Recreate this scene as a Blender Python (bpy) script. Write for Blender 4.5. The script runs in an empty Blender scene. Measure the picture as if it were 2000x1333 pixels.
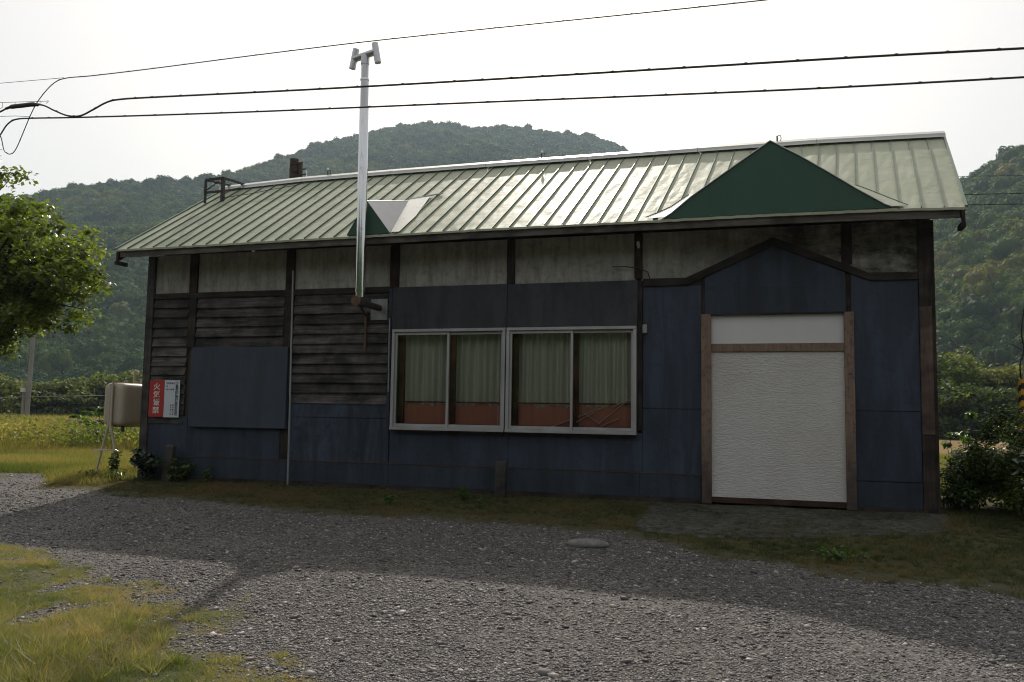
import bpy, math, random
import numpy as np
from mathutils import Vector, Matrix, Euler
R = math.radians
sc = bpy.context.scene
COL = sc.collection
rng = np.random.default_rng(11)
random.seed(5)

# ------------------------------------------------------------------ camera
CAM = np.array([-1.79964699, -11.6987218, 1.09460396])
YAW, PIT, ROL, FPX = -0.302110645, 0.0855983449, 0.0161787132, 1669.86
cam = bpy.data.cameras.new('camera'); cam_o = bpy.data.objects.new('camera', cam); COL.objects.link(cam_o)
f = Vector((math.sin(YAW)*math.cos(PIT), math.cos(YAW)*math.cos(PIT), math.sin(PIT)))
r_ = Vector((math.cos(YAW), -math.sin(YAW), 0)); u_ = r_.cross(f)
r2 = r_*math.cos(ROL)+u_*math.sin(ROL); u2 = -r_*math.sin(ROL)+u_*math.cos(ROL)
M = Matrix((r2, u2, -f)).transposed().to_4x4(); M.translation = Vector(CAM)
cam_o.matrix_world = M
cam.sensor_width = 36; cam.lens = 36*FPX/2000; cam.clip_end = 6000; cam.clip_start = .05
sc.camera = cam_o

# ------------------------------------------------------------------ light
SUN_AZ, SUN_EL = R(-17), R(41)          # azimuth from +Y towards +X
w = bpy.data.worlds.new('World'); sc.world = w; w.use_nodes = True
nt = w.node_tree; nt.nodes.clear()
sky = nt.nodes.new('ShaderNodeTexSky'); sky.sky_type = 'NISHITA'; sky.sun_disc = False
sky.sun_elevation = SUN_EL; sky.sun_rotation = SUN_AZ; sky.air_density = 1.0; sky.dust_density = 6.0; sky.ozone_density = 1.0
sky.altitude = 0
bgn = nt.nodes.new('ShaderNodeBackground'); bgn.inputs[1].default_value = 0.11
wo = nt.nodes.new('ShaderNodeOutputWorld')
# thin high haze layer whitens the blue of the sky evenly
mx = nt.nodes.new('ShaderNodeMix'); mx.data_type = 'RGBA'; mx.inputs[0].default_value = 0.68
mx.inputs[7].default_value = (6.8, 6.55, 6.15, 1)
nt.links.new(sky.outputs[0], mx.inputs[6]); nt.links.new(mx.outputs[2], bgn.inputs[0]); nt.links.new(bgn.outputs[0], wo.inputs[0])
sun = bpy.data.lights.new('sun', 'SUN'); sun.energy = 3.2; sun.angle = R(1.0); sun.color = (1, .93, .82)
sun_o = bpy.data.objects.new('sun', sun); COL.objects.link(sun_o)
sd = Vector((math.sin(SUN_AZ)*math.cos(SUN_EL), math.cos(SUN_AZ)*math.cos(SUN_EL), math.sin(SUN_EL)))
sun_o.rotation_euler = sd.to_track_quat('Z', 'Y').to_euler(); sun_o.location = (0, 30, 40)
sc.view_settings.view_transform = 'Standard'; sc.view_settings.look = 'None'
sc.view_settings.exposure = 0.22; sc.view_settings.gamma = 1
sc.render.engine = 'CYCLES'
sc.cycles.use_denoising = True; sc.cycles.filter_width = 1.1; sc.cycles.sample_clamp_direct = 12
sc.cycles.volume_bounces = 0; sc.cycles.max_bounces = 6; sc.cycles.transparent_max_bounces = 12
sc.cycles.sample_clamp_indirect = 4

# ------------------------------------------------------------------ helpers
def tag(o, label=None, cat=None, group=None, kind=None):
    if label: o['label'] = label
    if cat: o['category'] = cat
    if group: o['group'] = group
    if kind: o['kind'] = kind
    return o

def empty(name, loc, label=None, cat=None, group=None, parent=None):
    o = bpy.data.objects.new(name, None); COL.objects.link(o); o.location = loc; o.empty_display_size = .2
    if parent: o.parent = parent
    return tag(o, label, cat, group)

def wloc(o):
    v = Vector((0, 0, 0))
    while o is not None: v = v+o.location; o = o.parent
    return v

class MB:
    def __init__(s): s.v = []; s.f = []; s.mi = []; s.cur = 0
    def add(s, vs, fs):
        n = len(s.v); s.v += [tuple(v) for v in vs]; s.f += [tuple(i+n for i in q) for q in fs]; s.mi += [s.cur]*len(fs); return s
    def box(s, x0, x1, y0, y1, z0, z1):
        return s.add([(x, y, z) for z in (z0, z1) for y in (y0, y1) for x in (x0, x1)],
            [(0, 2, 3, 1), (4, 5, 7, 6), (0, 1, 5, 4), (2, 6, 7, 3), (0, 4, 6, 2), (1, 3, 7, 5)])
    def prism(s, pts, y0, y1):          # polygon in XZ (any order), extruded in Y
        a = sum(pts[i][0]*pts[(i+1) % len(pts)][1]-pts[(i+1) % len(pts)][0]*pts[i][1] for i in range(len(pts)))
        if a < 0: pts = pts[::-1]
        n = len(pts); vs = [(x, y0, z) for x, z in pts]+[(x, y1, z) for x, z in pts]
        fs = [tuple(range(n)), tuple(range(2*n-1, n-1, -1))]+[(i, i+n, (i+1) % n+n, (i+1) % n) for i in range(n)]
        return s.add(vs, fs)
    def plate(s, pts, t):               # 3-D polygon thickened along its own normal (downwards)
        P = [Vector(p) for p in pts]; nrm = (P[1]-P[0]).cross(P[2]-P[0]).normalized(); n = len(P)
        vs = P+[p-nrm*t for p in P]
        return s.add(vs, [tuple(range(n)), tuple(range(2*n-1, n-1, -1))]+[(i, i+n, (i+1) % n+n, (i+1) % n) for i in range(n)])
    def bar(s, a, b, wx, wy=None, up=(0, 0, 1)):
        wy = wy or wx; a = Vector(a); b = Vector(b); d = (b-a).normalized(); up = Vector(up)
        if abs(d.dot(up)) > .95: up = Vector((0, 1, 0))
        s1 = d.cross(up).normalized()*wx/2; s2 = s1.cross(d).normalized()*wy/2
        vs = [p+i*s1+j*s2 for p in (a, b) for i, j in ((-1, -1), (1, -1), (1, 1), (-1, 1))]
        return s.add(vs, [(0, 1, 2, 3), (7, 6, 5, 4), (0, 4, 5, 1), (1, 5, 6, 2), (2, 6, 7, 3), (3, 7, 4, 0)])
    def tube(s, pts, r, n=8, cap=True):
        P = [Vector(p) for p in pts]; rr = r if hasattr(r, '__len__') else [r]*len(P)
        vs = []; ref = Vector((0, 0, 1)) if abs((P[1]-P[0]).normalized().z) < .9 else Vector((0, 1, 0))
        for i, p in enumerate(P):
            d = (P[min(i+1, len(P)-1)]-P[max(i-1, 0)]).normalized()
            a = d.cross(ref).normalized(); b = a.cross(d).normalized(); ref = b
            for k in range(n):
                t = 2*math.pi*k/n; vs.append(p+(a*math.cos(t)+b*math.sin(t))*rr[i])
        fs = [(i*n+k, i*n+(k+1) % n, (i+1)*n+(k+1) % n, (i+1)*n+k) for i in range(len(P)-1) for k in range(n)]
        if cap:
            q = len(vs); vs += vs[:n]+vs[(len(P)-1)*n:len(P)*n]; fs += [tuple(range(q, q+n))[::-1], tuple(range(q+n, q+2*n))]
        return s.add(vs, fs)
    def build(s, name, mats, parent=None, smooth=False, bevel=0, label=None, kind=None, cat=None, group=None):
        o = mesh_obj(name, s.v, s.f, mats, parent, smooth)
        if isinstance(mats, (list, tuple)): o.data.polygons.foreach_set('material_index', s.mi)
        if bevel:
            m = o.modifiers.new('bevel', 'BEVEL'); m.width = bevel; m.segments = 1; m.limit_method = 'ANGLE'
        return tag(o, label, cat, group, kind)

def mesh_obj(name, v, f, mats, parent=None, smooth=False):
    me = bpy.data.meshes.new(name)
    if parent is not None:
        off = wloc(parent); v = [(a[0]-off.x, a[1]-off.y, a[2]-off.z) for a in v]
    me.from_pydata(v, [], f)
    for m in (mats if isinstance(mats, (list, tuple)) else [mats]): me.materials.append(m)
    if smooth: me.polygons.foreach_set('use_smooth', [True]*len(me.polygons))
    o = bpy.data.objects.new(name, me); COL.objects.link(o)
    if parent is not None: o.parent = parent
    return o

def np_mesh(name, V, F, mat, parent=None, cols=None, smooth=False):
    """V (n,3), F (m,k) arrays of equal-size faces; cols = per-vertex float in [0,1] -> attribute 'tint'"""
    me = bpy.data.meshes.new(name)
    if parent is not None: V = V-np.array(wloc(parent))
    k = F.shape[1]
    me.vertices.add(len(V)); me.vertices.foreach_set('co', V.astype(np.float32).ravel())
    me.loops.add(F.size); me.loops.foreach_set('vertex_index', F.astype(np.int32).ravel())
    me.polygons.add(len(F)); me.polygons.foreach_set('loop_start', np.arange(0, F.size, k, dtype=np.int32))
    me.update(calc_edges=True); me.validate()
    if cols is not None:
        a = me.attributes.new('tint', 'FLOAT', 'POINT'); a.data.foreach_set('value', cols.astype(np.float32))
    if smooth: me.polygons.foreach_set('use_smooth', [True]*len(me.polygons))
    me.materials.append(mat)
    o = bpy.data.objects.new(name, me); COL.objects.link(o)
    if parent is not None: o.parent = parent
    return o

def hsh(ix, iy, seed):
    h = (ix.astype(np.int64)*374761393+iy.astype(np.int64)*668265263+seed*974634777) & 0xffffffff
    h = ((h ^ (h >> 13))*1274126177) & 0xffffffff
    return ((h ^ (h >> 16)) & 0xffff)/65535.
def vn(x, y, s=1., seed=0):
    x = np.asarray(x, float)/s; y = np.asarray(y, float)/s; ix = np.floor(x); iy = np.floor(y)
    fx = x-ix; fy = y-iy; fx = fx*fx*(3-2*fx); fy = fy*fy*(3-2*fy)
    return (hsh(ix, iy, seed)*(1-fx)+hsh(ix+1, iy, seed)*fx)*(1-fy)+(hsh(ix, iy+1, seed)*(1-fx)+hsh(ix+1, iy+1, seed)*fx)*fy
def fbm(x, y, s=1., seed=0, o=4):
    a = 0; t = 0
    for i in range(o): a = a+vn(x, y, s/2**i, seed+i)*.5**i; t += .5**i
    return a/t

# ------------------------------------------------------------------ materials
class Mat:
    def __init__(s, name):
        s.m = bpy.data.materials.new(name); s.m.use_nodes = True; s.t = s.m.node_tree
        s.b = s.t.nodes['Principled BSDF']; s.out = s.t.nodes['Material Output']
    def n(s, typ, **kw):
        nd = s.t.nodes.new(typ)
        for k, v in kw.items(): setattr(nd, k, v)
        return nd
    def l(s, a, b): s.t.links.new(a, b)
    def coord(s, scale=(1, 1, 1), obj=True):
        tc = s.n('ShaderNodeNewGeometry'); mp = s.n('ShaderNodeMapping'); mp.inputs['Scale'].default_value = scale
        s.l(tc.outputs['Position'], mp.inputs[0]); return mp.outputs[0]
    def noise(s, scale, vec=None, detail=5, rough=.6, dist=0):
        nd = s.n('ShaderNodeTexNoise'); nd.inputs['Scale'].default_value = scale; nd.inputs['Detail'].default_value = detail
        nd.inputs['Roughness'].default_value = rough; nd.inputs['Distortion'].default_value = dist
        s.l(vec if vec is not None else s.coord(), nd.inputs['Vector']); return nd.outputs[0]
    def ramp(s, fac, stops):
        nd = s.n('ShaderNodeValToRGB'); e = nd.color_ramp.elements
        while len(e) < len(stops): e.new(.5)
        for i, (p, c) in enumerate(stops):
            e[i].position = p; e[i].color = (*c, 1) if hasattr(c, '__len__') else (c, c, c, 1)
        s.l(fac, nd.inputs[0]); return nd.outputs[0]
    def mix(s, fac, a, b, mode='MIX'):
        nd = s.n('ShaderNodeMix', data_type='RGBA', blend_type=mode)
        for q, v in ((0, fac), (6, a), (7, b)):
            if hasattr(v, 'is_linked'): s.l(v, nd.inputs[q])
            elif hasattr(v, '__len__'): nd.inputs[q].default_value = (*v, 1)
            else: nd.inputs[q].default_value = v if q == 0 else (v, v, v, 1)
        return nd.outputs[2]
    def bump(s, h, strength=.3, dist=.01, normal=None):
        nd = s.n('ShaderNodeBump'); nd.inputs['Strength'].default_value = strength; nd.inputs['Distance'].default_value = dist
        s.l(h, nd.inputs['Height'])
        if normal is not None: s.l(normal, nd.inputs['Normal'])
        return nd.outputs[0]
    def set(s, col=None, rough=None, metal=None, spec=None, normal=None):
        for k, v in (('Base Color', col), ('Roughness', rough), ('Metallic', metal), ('Specular IOR Level', spec), ('Normal', normal)):
            if v is None: continue
            if hasattr(v, 'links') or hasattr(v, 'is_linked'): s.l(v, s.b.inputs[k])
            elif hasattr(v, '__len__'): s.b.inputs[k].default_value = (*v, 1)
            else: s.b.inputs[k].default_value = v
        return s.m
    def rnd(s):
        return s.n('ShaderNodeObjectInfo').outputs['Random']

def painted(name, c1, c2, scale=3, rough=.6, streak=True, grain=0, bump=.15, metal=0, spec=.4, objvar=.0, bdist=.004, grime=0):
    m = Mat(name)
    a = m.noise(scale, m.coord((1, 1, .25) if streak else (1, 1, 1)), 6, .65)
    col = m.mix(m.ramp(a, [(.32, 0), (.7, 1)]), c1, c2)
    if grime:
        g1 = m.noise(1.1, m.coord((3.2, 1, .45)), 8, .72, .6); g2 = m.noise(5.5, None, 8, .78, .4); g3 = m.noise(28, m.coord((.5, 1, 1.3)), 5, .7)
        col = m.mix(m.ramp(g1, [(.43, 0), (.6, .85*grime)]), col, tuple(x*.28 for x in c1))
        col = m.mix(m.ramp(g2, [(.52, 0), (.64, .7*grime)]), col, tuple(x*.35 for x in c1))
        col = m.mix(m.ramp(g3, [(.68, 0), (.74, .6*grime)]), col, tuple(x*2.2+.03 for x in c2))
    if objvar:
        v = m.ramp(m.rnd(), [(0, 1-objvar), (1, 1+objvar if objvar < .01 else 1.)])
        col = m.mix(1., col, v, 'MULTIPLY')
    b = m.noise(60, None, 4, .7)
    nrm = m.bump(b, bump, bdist)
    if grime: nrm = m.bump(m.noise(2.2, None, 3, .5), .5, .03, nrm)
    return m.set(col, m.ramp(a, [(.3, rough-.08), (.8, min(1, rough+.12))]), metal, spec, nrm)

def wood(name, c1, c2, axis='x', rough=.8, objvar=.35, grain=1.):
    m = Mat(name)
    sc_ = {'x': (1.2, 14, 22), 'z': (22, 14, 1.2)}[axis]
    off = m.n('ShaderNodeVectorMath', operation='ADD'); g = m.coord(sc_)
    cb = m.n('ShaderNodeCombineXYZ'); mu = m.n('ShaderNodeMath', operation='MULTIPLY'); mu.inputs[1].default_value = 37.
    m.l(m.rnd(), mu.inputs[0]); m.l(mu.outputs[0], cb.inputs[1]); m.l(g, off.inputs[0]); m.l(cb.outputs[0], off.inputs[1])
    a = m.noise(1.6, off.outputs[0], 8, .68, .4)
    blot = m.noise(2.3, m.coord((1, 1, 1.5)), 4, .6)
    col = m.mix(m.ramp(a, [(.3, 0), (.72, 1)]), c1, c2)
    col = m.mix(m.ramp(blot, [(.4, .0), (.62, .85)]), col, tuple(x*.45 for x in c1))
    v = m.ramp(m.rnd(), [(0, 1-objvar), (1, 1.)])
    col = m.mix(1., col, v, 'MULTIPLY')
    return m.set(col, rough, 0, .3, m.bump(a, .5*grain, .006))

def leafmat(name, c1, c2, c3=None, inst=False, rough=.45, trans=.45, tcol=None, spec=.5):
    m = Mat(name)
    at = m.n('ShaderNodeAttribute', attribute_name='tint', attribute_type='INSTANCER' if inst else 'GEOMETRY')
    st = [(0, c1), (.55, c2), (1, c3 or c2)]
    col = m.ramp(at.outputs['Fac'], st)
    m.set(col, rough, 0, spec)
    tr = m.n('ShaderNodeBsdfTranslucent'); tc = m.mix(1., col, tcol or (1.5, 1.7, .6), 'MULTIPLY')
    m.l(tc, tr.inputs[0]); ms = m.n('ShaderNodeMixShader'); ms.inputs[0].default_value = trans
    m.l(m.b.outputs[0], ms.inputs[1]); m.l(tr.outputs[0], ms.inputs[2]); m.l(ms.outputs[0], m.out.inputs[0])
    return m.m

MT = {}
# standing-seam roof paint: chalky green over steel, gloss carries the bright sky
m = Mat('roof_paint')
a = m.noise(1.3, m.coord((1, 1, 1)), 5, .6); g2 = m.noise(9, m.coord((1, .6, .6)), 5, .65)
col = m.mix(m.ramp(a, [(.3, 0), (.7, 1)]), (.34, .375, .26), (.43, .445, .34))
col = m.mix(m.ramp(g2, [(.55, 0), (.75, .5)]), col, (.36, .33, .26))
col = m.mix(1., col, m.ramp(m.rnd(), [(0, .86), (1, 1.)]), 'MULTIPLY')
d1 = m.noise(2.6, m.coord((1.6, 1, 1)), 2, .5, .3); d2 = m.noise(5, m.coord((.35, 1.8, 1.8)), 3, .6, .5)
n1 = m.bump(d1, .35, .04); n2 = m.bump(d2, .25, .015, n1)
m.set(col, m.ramp(g2, [(.3, .46), (.7, .6)]), .0, .22, n2); MT['roof'] = m.m
MT['roofgreen'] = painted('dormer_green_paint', (.022, .075, .048), (.03, .09, .06), 2, .5, bump=.05)
MT['rooflight'] = painted('grey_flashing_metal', (.28, .29, .31), (.36, .36, .37), 4, .5, False, metal=.3, bump=.1)
MT['ridge'] = painted('ridge_cap_paint', (.4, .42, .4), (.5, .5, .47), 4, .34, False, metal=.6, spec=.7, bump=.08)
MT['seam'] = painted('seam_paint', (.08, .15, .1), (.15, .19, .14), 4, .35, False, metal=.2, bump=.05)
# lime plaster with damp stains
m = Mat('stained_plaster')
a = m.noise(1.4, m.coord((1, 1, .8)), 7, .7); b = m.noise(4, m.coord((2.4, 1, .35)), 6, .7); c = m.noise(7, None, 8, .75)
col = m.mix(m.ramp(a, [(.35, 0), (.65, 1)]), (.33, .32, .3), (.47, .46, .43))
col = m.mix(m.ramp(b, [(.42, 0), (.7, .75)]), col, (.15, .15, .115))
col = m.mix(m.ramp(c, [(.5, 0), (.62, .4)]), col, (.1, .1, .09))
gz = m.n('ShaderNodeSeparateXYZ'); gg = m.n('ShaderNodeNewGeometry'); m.l(gg.outputs[0], gz.inputs[0])
mr = m.n('ShaderNodeMapRange'); mr.inputs[1].default_value = -3.4; mr.inputs[2].default_value = -1.7; m.l(gz.outputs[0], mr.inputs[0])
ml = m.n('ShaderNodeMath', operation='MULTIPLY'); m.l(mr.outputs[0], ml.inputs[0]); m.l(m.ramp(m.noise(2.2, m.coord((1, 1, 2)), 6, .7), [(.34, 0), (.6, .95)]), ml.inputs[1])
col = m.mix(ml.outputs[0], col, (.032, .03, .024))
m.set(col, .9, 0, .2, m.bump(c, .5, .006)); MT['plaster'] = m.m
MT['navy'] = painted('navy_sheet_paint', (.022, .036, .066), (.044, .062, .1), 1.6, .58, bump=.25, spec=.45, objvar=.25, grime=.75)
MT['navydark'] = painted('dark_navy_paint', (.02, .03, .046), (.036, .05, .072), 2.2, .6, bump=.2, objvar=.15, grime=.7)
MT['navyrough'] = painted('navy_paint_over_boards', (.028, .042, .07), (.062, .08, .118), 3.5, .7, False, bump=.4, bdist=.012, grime=1.)
MT['black'] = painted('black_sheet_paint', (.026, .03, .04), (.048, .054, .066), 1.5, .55, bump=.15, objvar=.1, grime=.7)
MT['plank'] = wood('weathered_siding_wood', (.02, .018, .018), (.2, .18, .168), 'x', objvar=.5)
MT['darkwood'] = wood('dark_timber', (.02, .015, .013), (.085, .062, .05), 'z')
MT['darkwoodx'] = wood('dark_timber_level', (.02, .016, .014), (.07, .058, .048), 'x', objvar=.1)
MT['postwood'] = wood('reddish_timber', (.03, .017, .013), (.1, .055, .04), 'z', objvar=.3)
MT['greywood'] = wood('grey_corner_timber', (.035, .033, .03), (.095, .088, .08), 'z', objvar=.1)
MT['fascia'] = wood('grey_fascia_timber', (.07, .062, .055), (.19, .17, .15), 'x', objvar=.1)
# pale door timber, dirty towards the foot
m = Mat('pale_door_timber')
a = m.noise(1.6, m.coord((24, 14, 1.4)), 7, .66, .3); b = m.noise(14, None, 6, .75)
col = m.mix(m.ramp(a, [(.3, 0), (.7, 1)]), (.15, .1, .078), (.26, .18, .14))
col = m.mix(m.ramp(b, [(.52, 0), (.68, .85)]), col, (.05, .045, .04))
sx = m.n('ShaderNodeSeparateXYZ'); gg = m.n('ShaderNodeNewGeometry'); m.l(gg.outputs[0], sx.inputs[0])
mr = m.n('ShaderNodeMapRange'); mr.inputs[1].default_value = 1.05; mr.inputs[2].default_value = .2; m.l(sx.outputs[2], mr.inputs[0])
ad = m.n('ShaderNodeMath', operation='MULTIPLY'); m.l(mr.outputs[0], ad.inputs[0]); m.l(m.ramp(m.noise(5, None, 6), [(.2, .45), (.6, .95)]), ad.inputs[1])
col = m.mix(ad.outputs[0], col, (.035, .03, .026))
m.set(col, .8, 0, .3, m.bump(a, .4, .004)); MT['doorwood'] = m.m
# hammered white door skin
m = Mat('hammered_white_door')
v = m.noise(8, m.coord((2.2, 1, 8)), 3, .55, .5); v2 = m.noise(30, m.coord((1.0, 1, 3.6)), 3, .6)
hm = m.mix(.3, m.ramp(v, [(.42, 0), (.56, 1)]), v2)
big = m.noise(.9, None, 4)
col = m.mix(m.ramp(big, [(.35, 0), (.7, 1)]), (.5, .48, .46), (.58, .57, .56))
m.set(col, .6, 0, .35, m.bump(hm, .6, .01)); MT['door'] = m.m
MT['transom'] = painted('pale_transom_board', (.56, .55, .57), (.62, .61, .62), 1.2, .6, bump=.04)
MT['alu'] = painted('aluminium_frame', (.33, .33, .34), (.42, .42, .43), 5, .42, metal=.45, bump=.03)
MT['steel'] = painted('bright_flue_steel', (.6, .6, .61), (.7, .7, .71), 6, .1, metal=1., bump=.02)
MT['steelmatt'] = painted('matt_flue_steel', (.5, .5, .52), (.62, .62, .64), 6, .38, metal=.8, bump=.03)
MT['galv'] = painted('galvanised_conduit', (.2, .21, .22), (.32, .33, .34), 8, .5, metal=.4)
MT['rust'] = painted('rusty_iron', (.06, .03, .018), (.14, .08, .05), 12, .8, False, bump=.3)
MT['darkiron'] = painted('dark_iron', (.03, .026, .024), (.07, .055, .048), 9, .7, False, bump=.2)
MT['cable'] = painted('black_cable_sheath', (.025, .025, .025), (.045, .045, .043), 9, .55, False)
MT['redsign'] = painted('red_sign_enamel', (.3, .022, .018), (.36, .035, .028), 4, .45, bump=.03)
MT['whitesign'] = painted('white_sign_enamel', (.44, .48, .54), (.52, .55, .6), 4, .45, bump=.03)
MT['inkwhite'] = painted('white_lettering', (.6, .58, .56), (.66, .64, .62), 4, .6, bump=.02)
MT['inkblack'] = painted('black_lettering', (.03, .035, .045), (.05, .055, .065), 4, .6, bump=.02)
MT['tank'] = painted('beige_tank_enamel', (.4, .34, .27), (.5, .44, .36), 5, .4, bump=.06)
MT['tankdirty'] = painted('beige_leg_enamel', (.4, .35, .28), (.5, .44, .36), 9, .55, bump=.1)
MT['cornerboard'] = wood('corner_board', (.08, .055, .045), (.17, .115, .09), 'z', objvar=0)
MT['brownwood'] = wood('red_brown_inner_sash', (.12, .045, .028), (.26, .1, .06), 'z', .6)
MT['redreflboard'] = painted('red_reflection_board', (.2, .05, .03), (.3, .085, .055), 3, .5, bump=.05)  # unused red for the imitated window reflection
MT['curtain'] = painted('grey_green_curtain', (.5, .56, .47), (.62, .66, .57), 2, .9, bump=.1)
MT['interior'] = painted('dim_interior', (.05, .045, .04), (.08, .07, .06), 2, .9)
MT['whitestrip'] = painted('pale_strip_paint', (.5, .45, .38), (.62, .57, .5), 8, .6)
MT['concrete'] = Mat('x').m
m = Mat('mossy_concrete')
a = m.noise(2.2, None, 7, .7); b = m.noise(11, None, 7, .75); cr = m.n('ShaderNodeTexVoronoi', feature='DISTANCE_TO_EDGE'); cr.inputs['Scale'].default_value = 1.7
dst = m.n('ShaderNodeVectorMath', operation='ADD'); nn = m.n('ShaderNodeTexNoise'); nn.inputs['Scale'].default_value = 3.; m.l(m.coord(), nn.inputs['Vector']); m.l(m.coord(), dst.inputs[0]); m.l(nn.outputs[1], dst.inputs[1]); m.l(dst.outputs[0], cr.inputs['Vector'])
col = m.mix(m.ramp(a, [(.35, 0), (.65, 1)]), (.05, .046, .042), (.095, .09, .082))
col = m.mix(m.ramp(b, [(.44, 0), (.56, .95)]), col, (.028, .032, .016))
col = m.mix(m.ramp(cr.outputs[0], [(.0, .9), (.02, 0)]), col, (.012, .012, .01))
hh = m.mix(.5, m.ramp(cr.outputs[0], [(0, 0), (.03, 1)]), b)
m.set(col, .9, 0, .25, m.bump(hh, .7, .02)); MT['concrete'] = m.m
MT['polecon'] = painted('concrete_pole', (.2, .19, .17), (.3, .28, .26), 5, .85, bump=.2)
MT['polewood'] = wood('old_pole_wood', (.06, .045, .035), (.13, .1, .08), 'z', objvar=0)
m = Mat('porcelain'); m.set((.75, .75, .74), .15, 0, .6); MT['porcelain'] = m.m
MT['yellow'] = painted('yellow_guard', (.55, .3, .03), (.65, .38, .05), 6, .5)
MT['blackp'] = painted('black_guard', (.02, .02, .02), (.035, .03, .03), 6, .5)
# window glass: clear with surface reflection
m = Mat('window_glass'); tr = m.n('ShaderNodeBsdfTransparent'); tr.inputs[0].default_value = (.95, .94, .93, 1)
gl = m.n('ShaderNodeBsdfGlossy'); gl.inputs['Roughness'].default_value = .03; fr = m.n('ShaderNodeFresnel'); fr.inputs[0].default_value = 1.5
ms = m.n('ShaderNodeMixShader'); m.l(fr.outputs[0], ms.inputs[0]); m.l(tr.outputs[0], ms.inputs[1]); m.l(gl.outputs[0], ms.inputs[2]); m.l(ms.outputs[0], m.out.inputs[0]); MT['glass'] = m.m

# gravel ground
m = Mat('gravel_ground')
vo = m.n('ShaderNodeTexVoronoi'); vo.inputs['Scale'].default_value = 70; m.l(m.coord((1, 1, .2)), vo.inputs['Vector'])
vo2 = m.n('ShaderNodeTexVoronoi'); vo2.inputs['Scale'].default_value = 150; m.l(m.coord((1, 1, .2)), vo2.inputs['Vector'])
big = m.noise(.5, None, 5); mid = m.noise(6, None, 5)
sp = m.n('ShaderNodeSeparateColor'); m.l(vo.outputs['Color'], sp.inputs[0])
col = m.ramp(sp.outputs[0], [(0, (.045, .042, .043)), (.5, (.1, .093, .09)), (.85, (.17, .156, .146)), (1, (.33, .3, .27))])
col = m.mix(m.ramp(big, [(.4, 0), (.7, .35)]), col, (.085, .072, .058))
at = m.n('ShaderNodeAttribute', attribute_name='tint')
col = m.mix(at.outputs['Fac'], col, (.06, .058, .028))
hh = m.mix(.5, m.ramp(vo.outputs['Distance'], [(0, 1), (.7, 0)]), m.ramp(vo2.outputs['Distance'], [(0, 1), (.7, 0)]))
m.set(col, .85, 0, .3, m.bump(hh, .8, .012)); MT['gravel'] = m.m
m = Mat('field_soil_and_sward')
a = m.noise(.25, None, 6, .7); b = m.noise(3, None, 6, .7); c = m.noise(40, None, 4, .7)
col = m.mix(m.ramp(a, [(.35, 0), (.65, 1)]), (.06, .055, .022), (.085, .075, .03))
col = m.mix(m.ramp(b, [(.45, 0), (.7, .7)]), col, (.035, .035, .016))
m.set(col, .95, 0, .1, m.bump(c, .8, .03)); MT['soil'] = m.m
m = Mat('brown_meadow'); a = m.noise(1.2, None, 6, .7)
m.set(m.mix(m.ramp(a, [(.35, 0), (.65, 1)]), (.2, .12, .05), (.17, .13, .05)), .95, 0, .1, m.bump(m.noise(8, None, 5), .6, .1)); MT['brownfield'] = m.m
m = Mat('hill_floor'); a = m.noise(.02, None, 6, .7)
m.set(m.mix(m.ramp(a, [(.35, 0), (.65, 1)]), (.02, .03, .012), (.035, .045, .018)), .95, 0, .1); MT['hill'] = m.m
m = Mat('stone'); at = m.n('ShaderNodeAttribute', attribute_name='tint', attribute_type='INSTANCER')
col = m.ramp(at.outputs['Fac'], [(0, (.04, .037, .038)), (.45, (.095, .087, .084)), (.75, (.2, .18, .165)), (.9, (.5, .45, .41)), (1, (.45, .3, .22))])
col = m.mix(.5, col, m.ramp(m.noise(60, None, 4), [(.3, .5), (.7, 1.)]), 'MULTIPLY')
m.set(col, .62, 0, .45); MT['stone'] = m.m

MT['treeleaf'] = leafmat('left_tree_leaf', (.06, .08, .02), (.11, .14, .032), (.19, .21, .055), rough=.28, trans=.55)
MT['shrubleaf'] = leafmat('shrub_leaf', (.028, .05, .014), (.055, .09, .02), (.11, .15, .03), rough=.22, trans=.45)
MT['bigleaf'] = leafmat('broad_dark_leaf', (.012, .022, .012), (.022, .04, .02), (.035, .055, .026), rough=.3, trans=.25)
MT['weedleaf'] = leafmat('weed_leaf', (.03, .06, .014), (.06, .11, .02), (.1, .15, .03), rough=.45, trans=.5)
MT['forest'] = leafmat('forest_leaf', (.02, .046, .014), (.05, .088, .02), (.12, .125, .03), inst=True, rough=.75, trans=.35, spec=.12)
MT['forestwarm'] = leafmat('warm_forest_leaf', (.022, .046, .012), (.062, .098, .02), (.15, .135, .03), inst=True, rough=.7, trans=.4, spec=.15)
MT['edgetree'] = leafmat('edge_tree_leaf', (.04, .06, .02), (.09, .11, .034), (.17, .165, .07), rough=.6, trans=.45, spec=.25)
MT['grass_verge'] = leafmat('verge_grass', (.036, .055, .015), (.09, .085, .03), (.16, .1, .045), rough=.6, trans=.4, tcol=(1.3, 1.4, .7))
MT['grass_patch'] = leafmat('patch_grass', (.13, .16, .045), (.29, .265, .1), (.38, .28, .14), rough=.5, trans=.45, tcol=(1.25, 1.3, .7))
MT['grass_field'] = leafmat('field_grass', (.1, .13, .03), (.24, .225, .07), (.36, .27, .12), rough=.6, trans=.45, tcol=(1.25, 1.3, .7))
MT['bark'] = wood('tree_bark', (.03, .024, .018), (.075, .06, .045), 'z', objvar=0)

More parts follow.
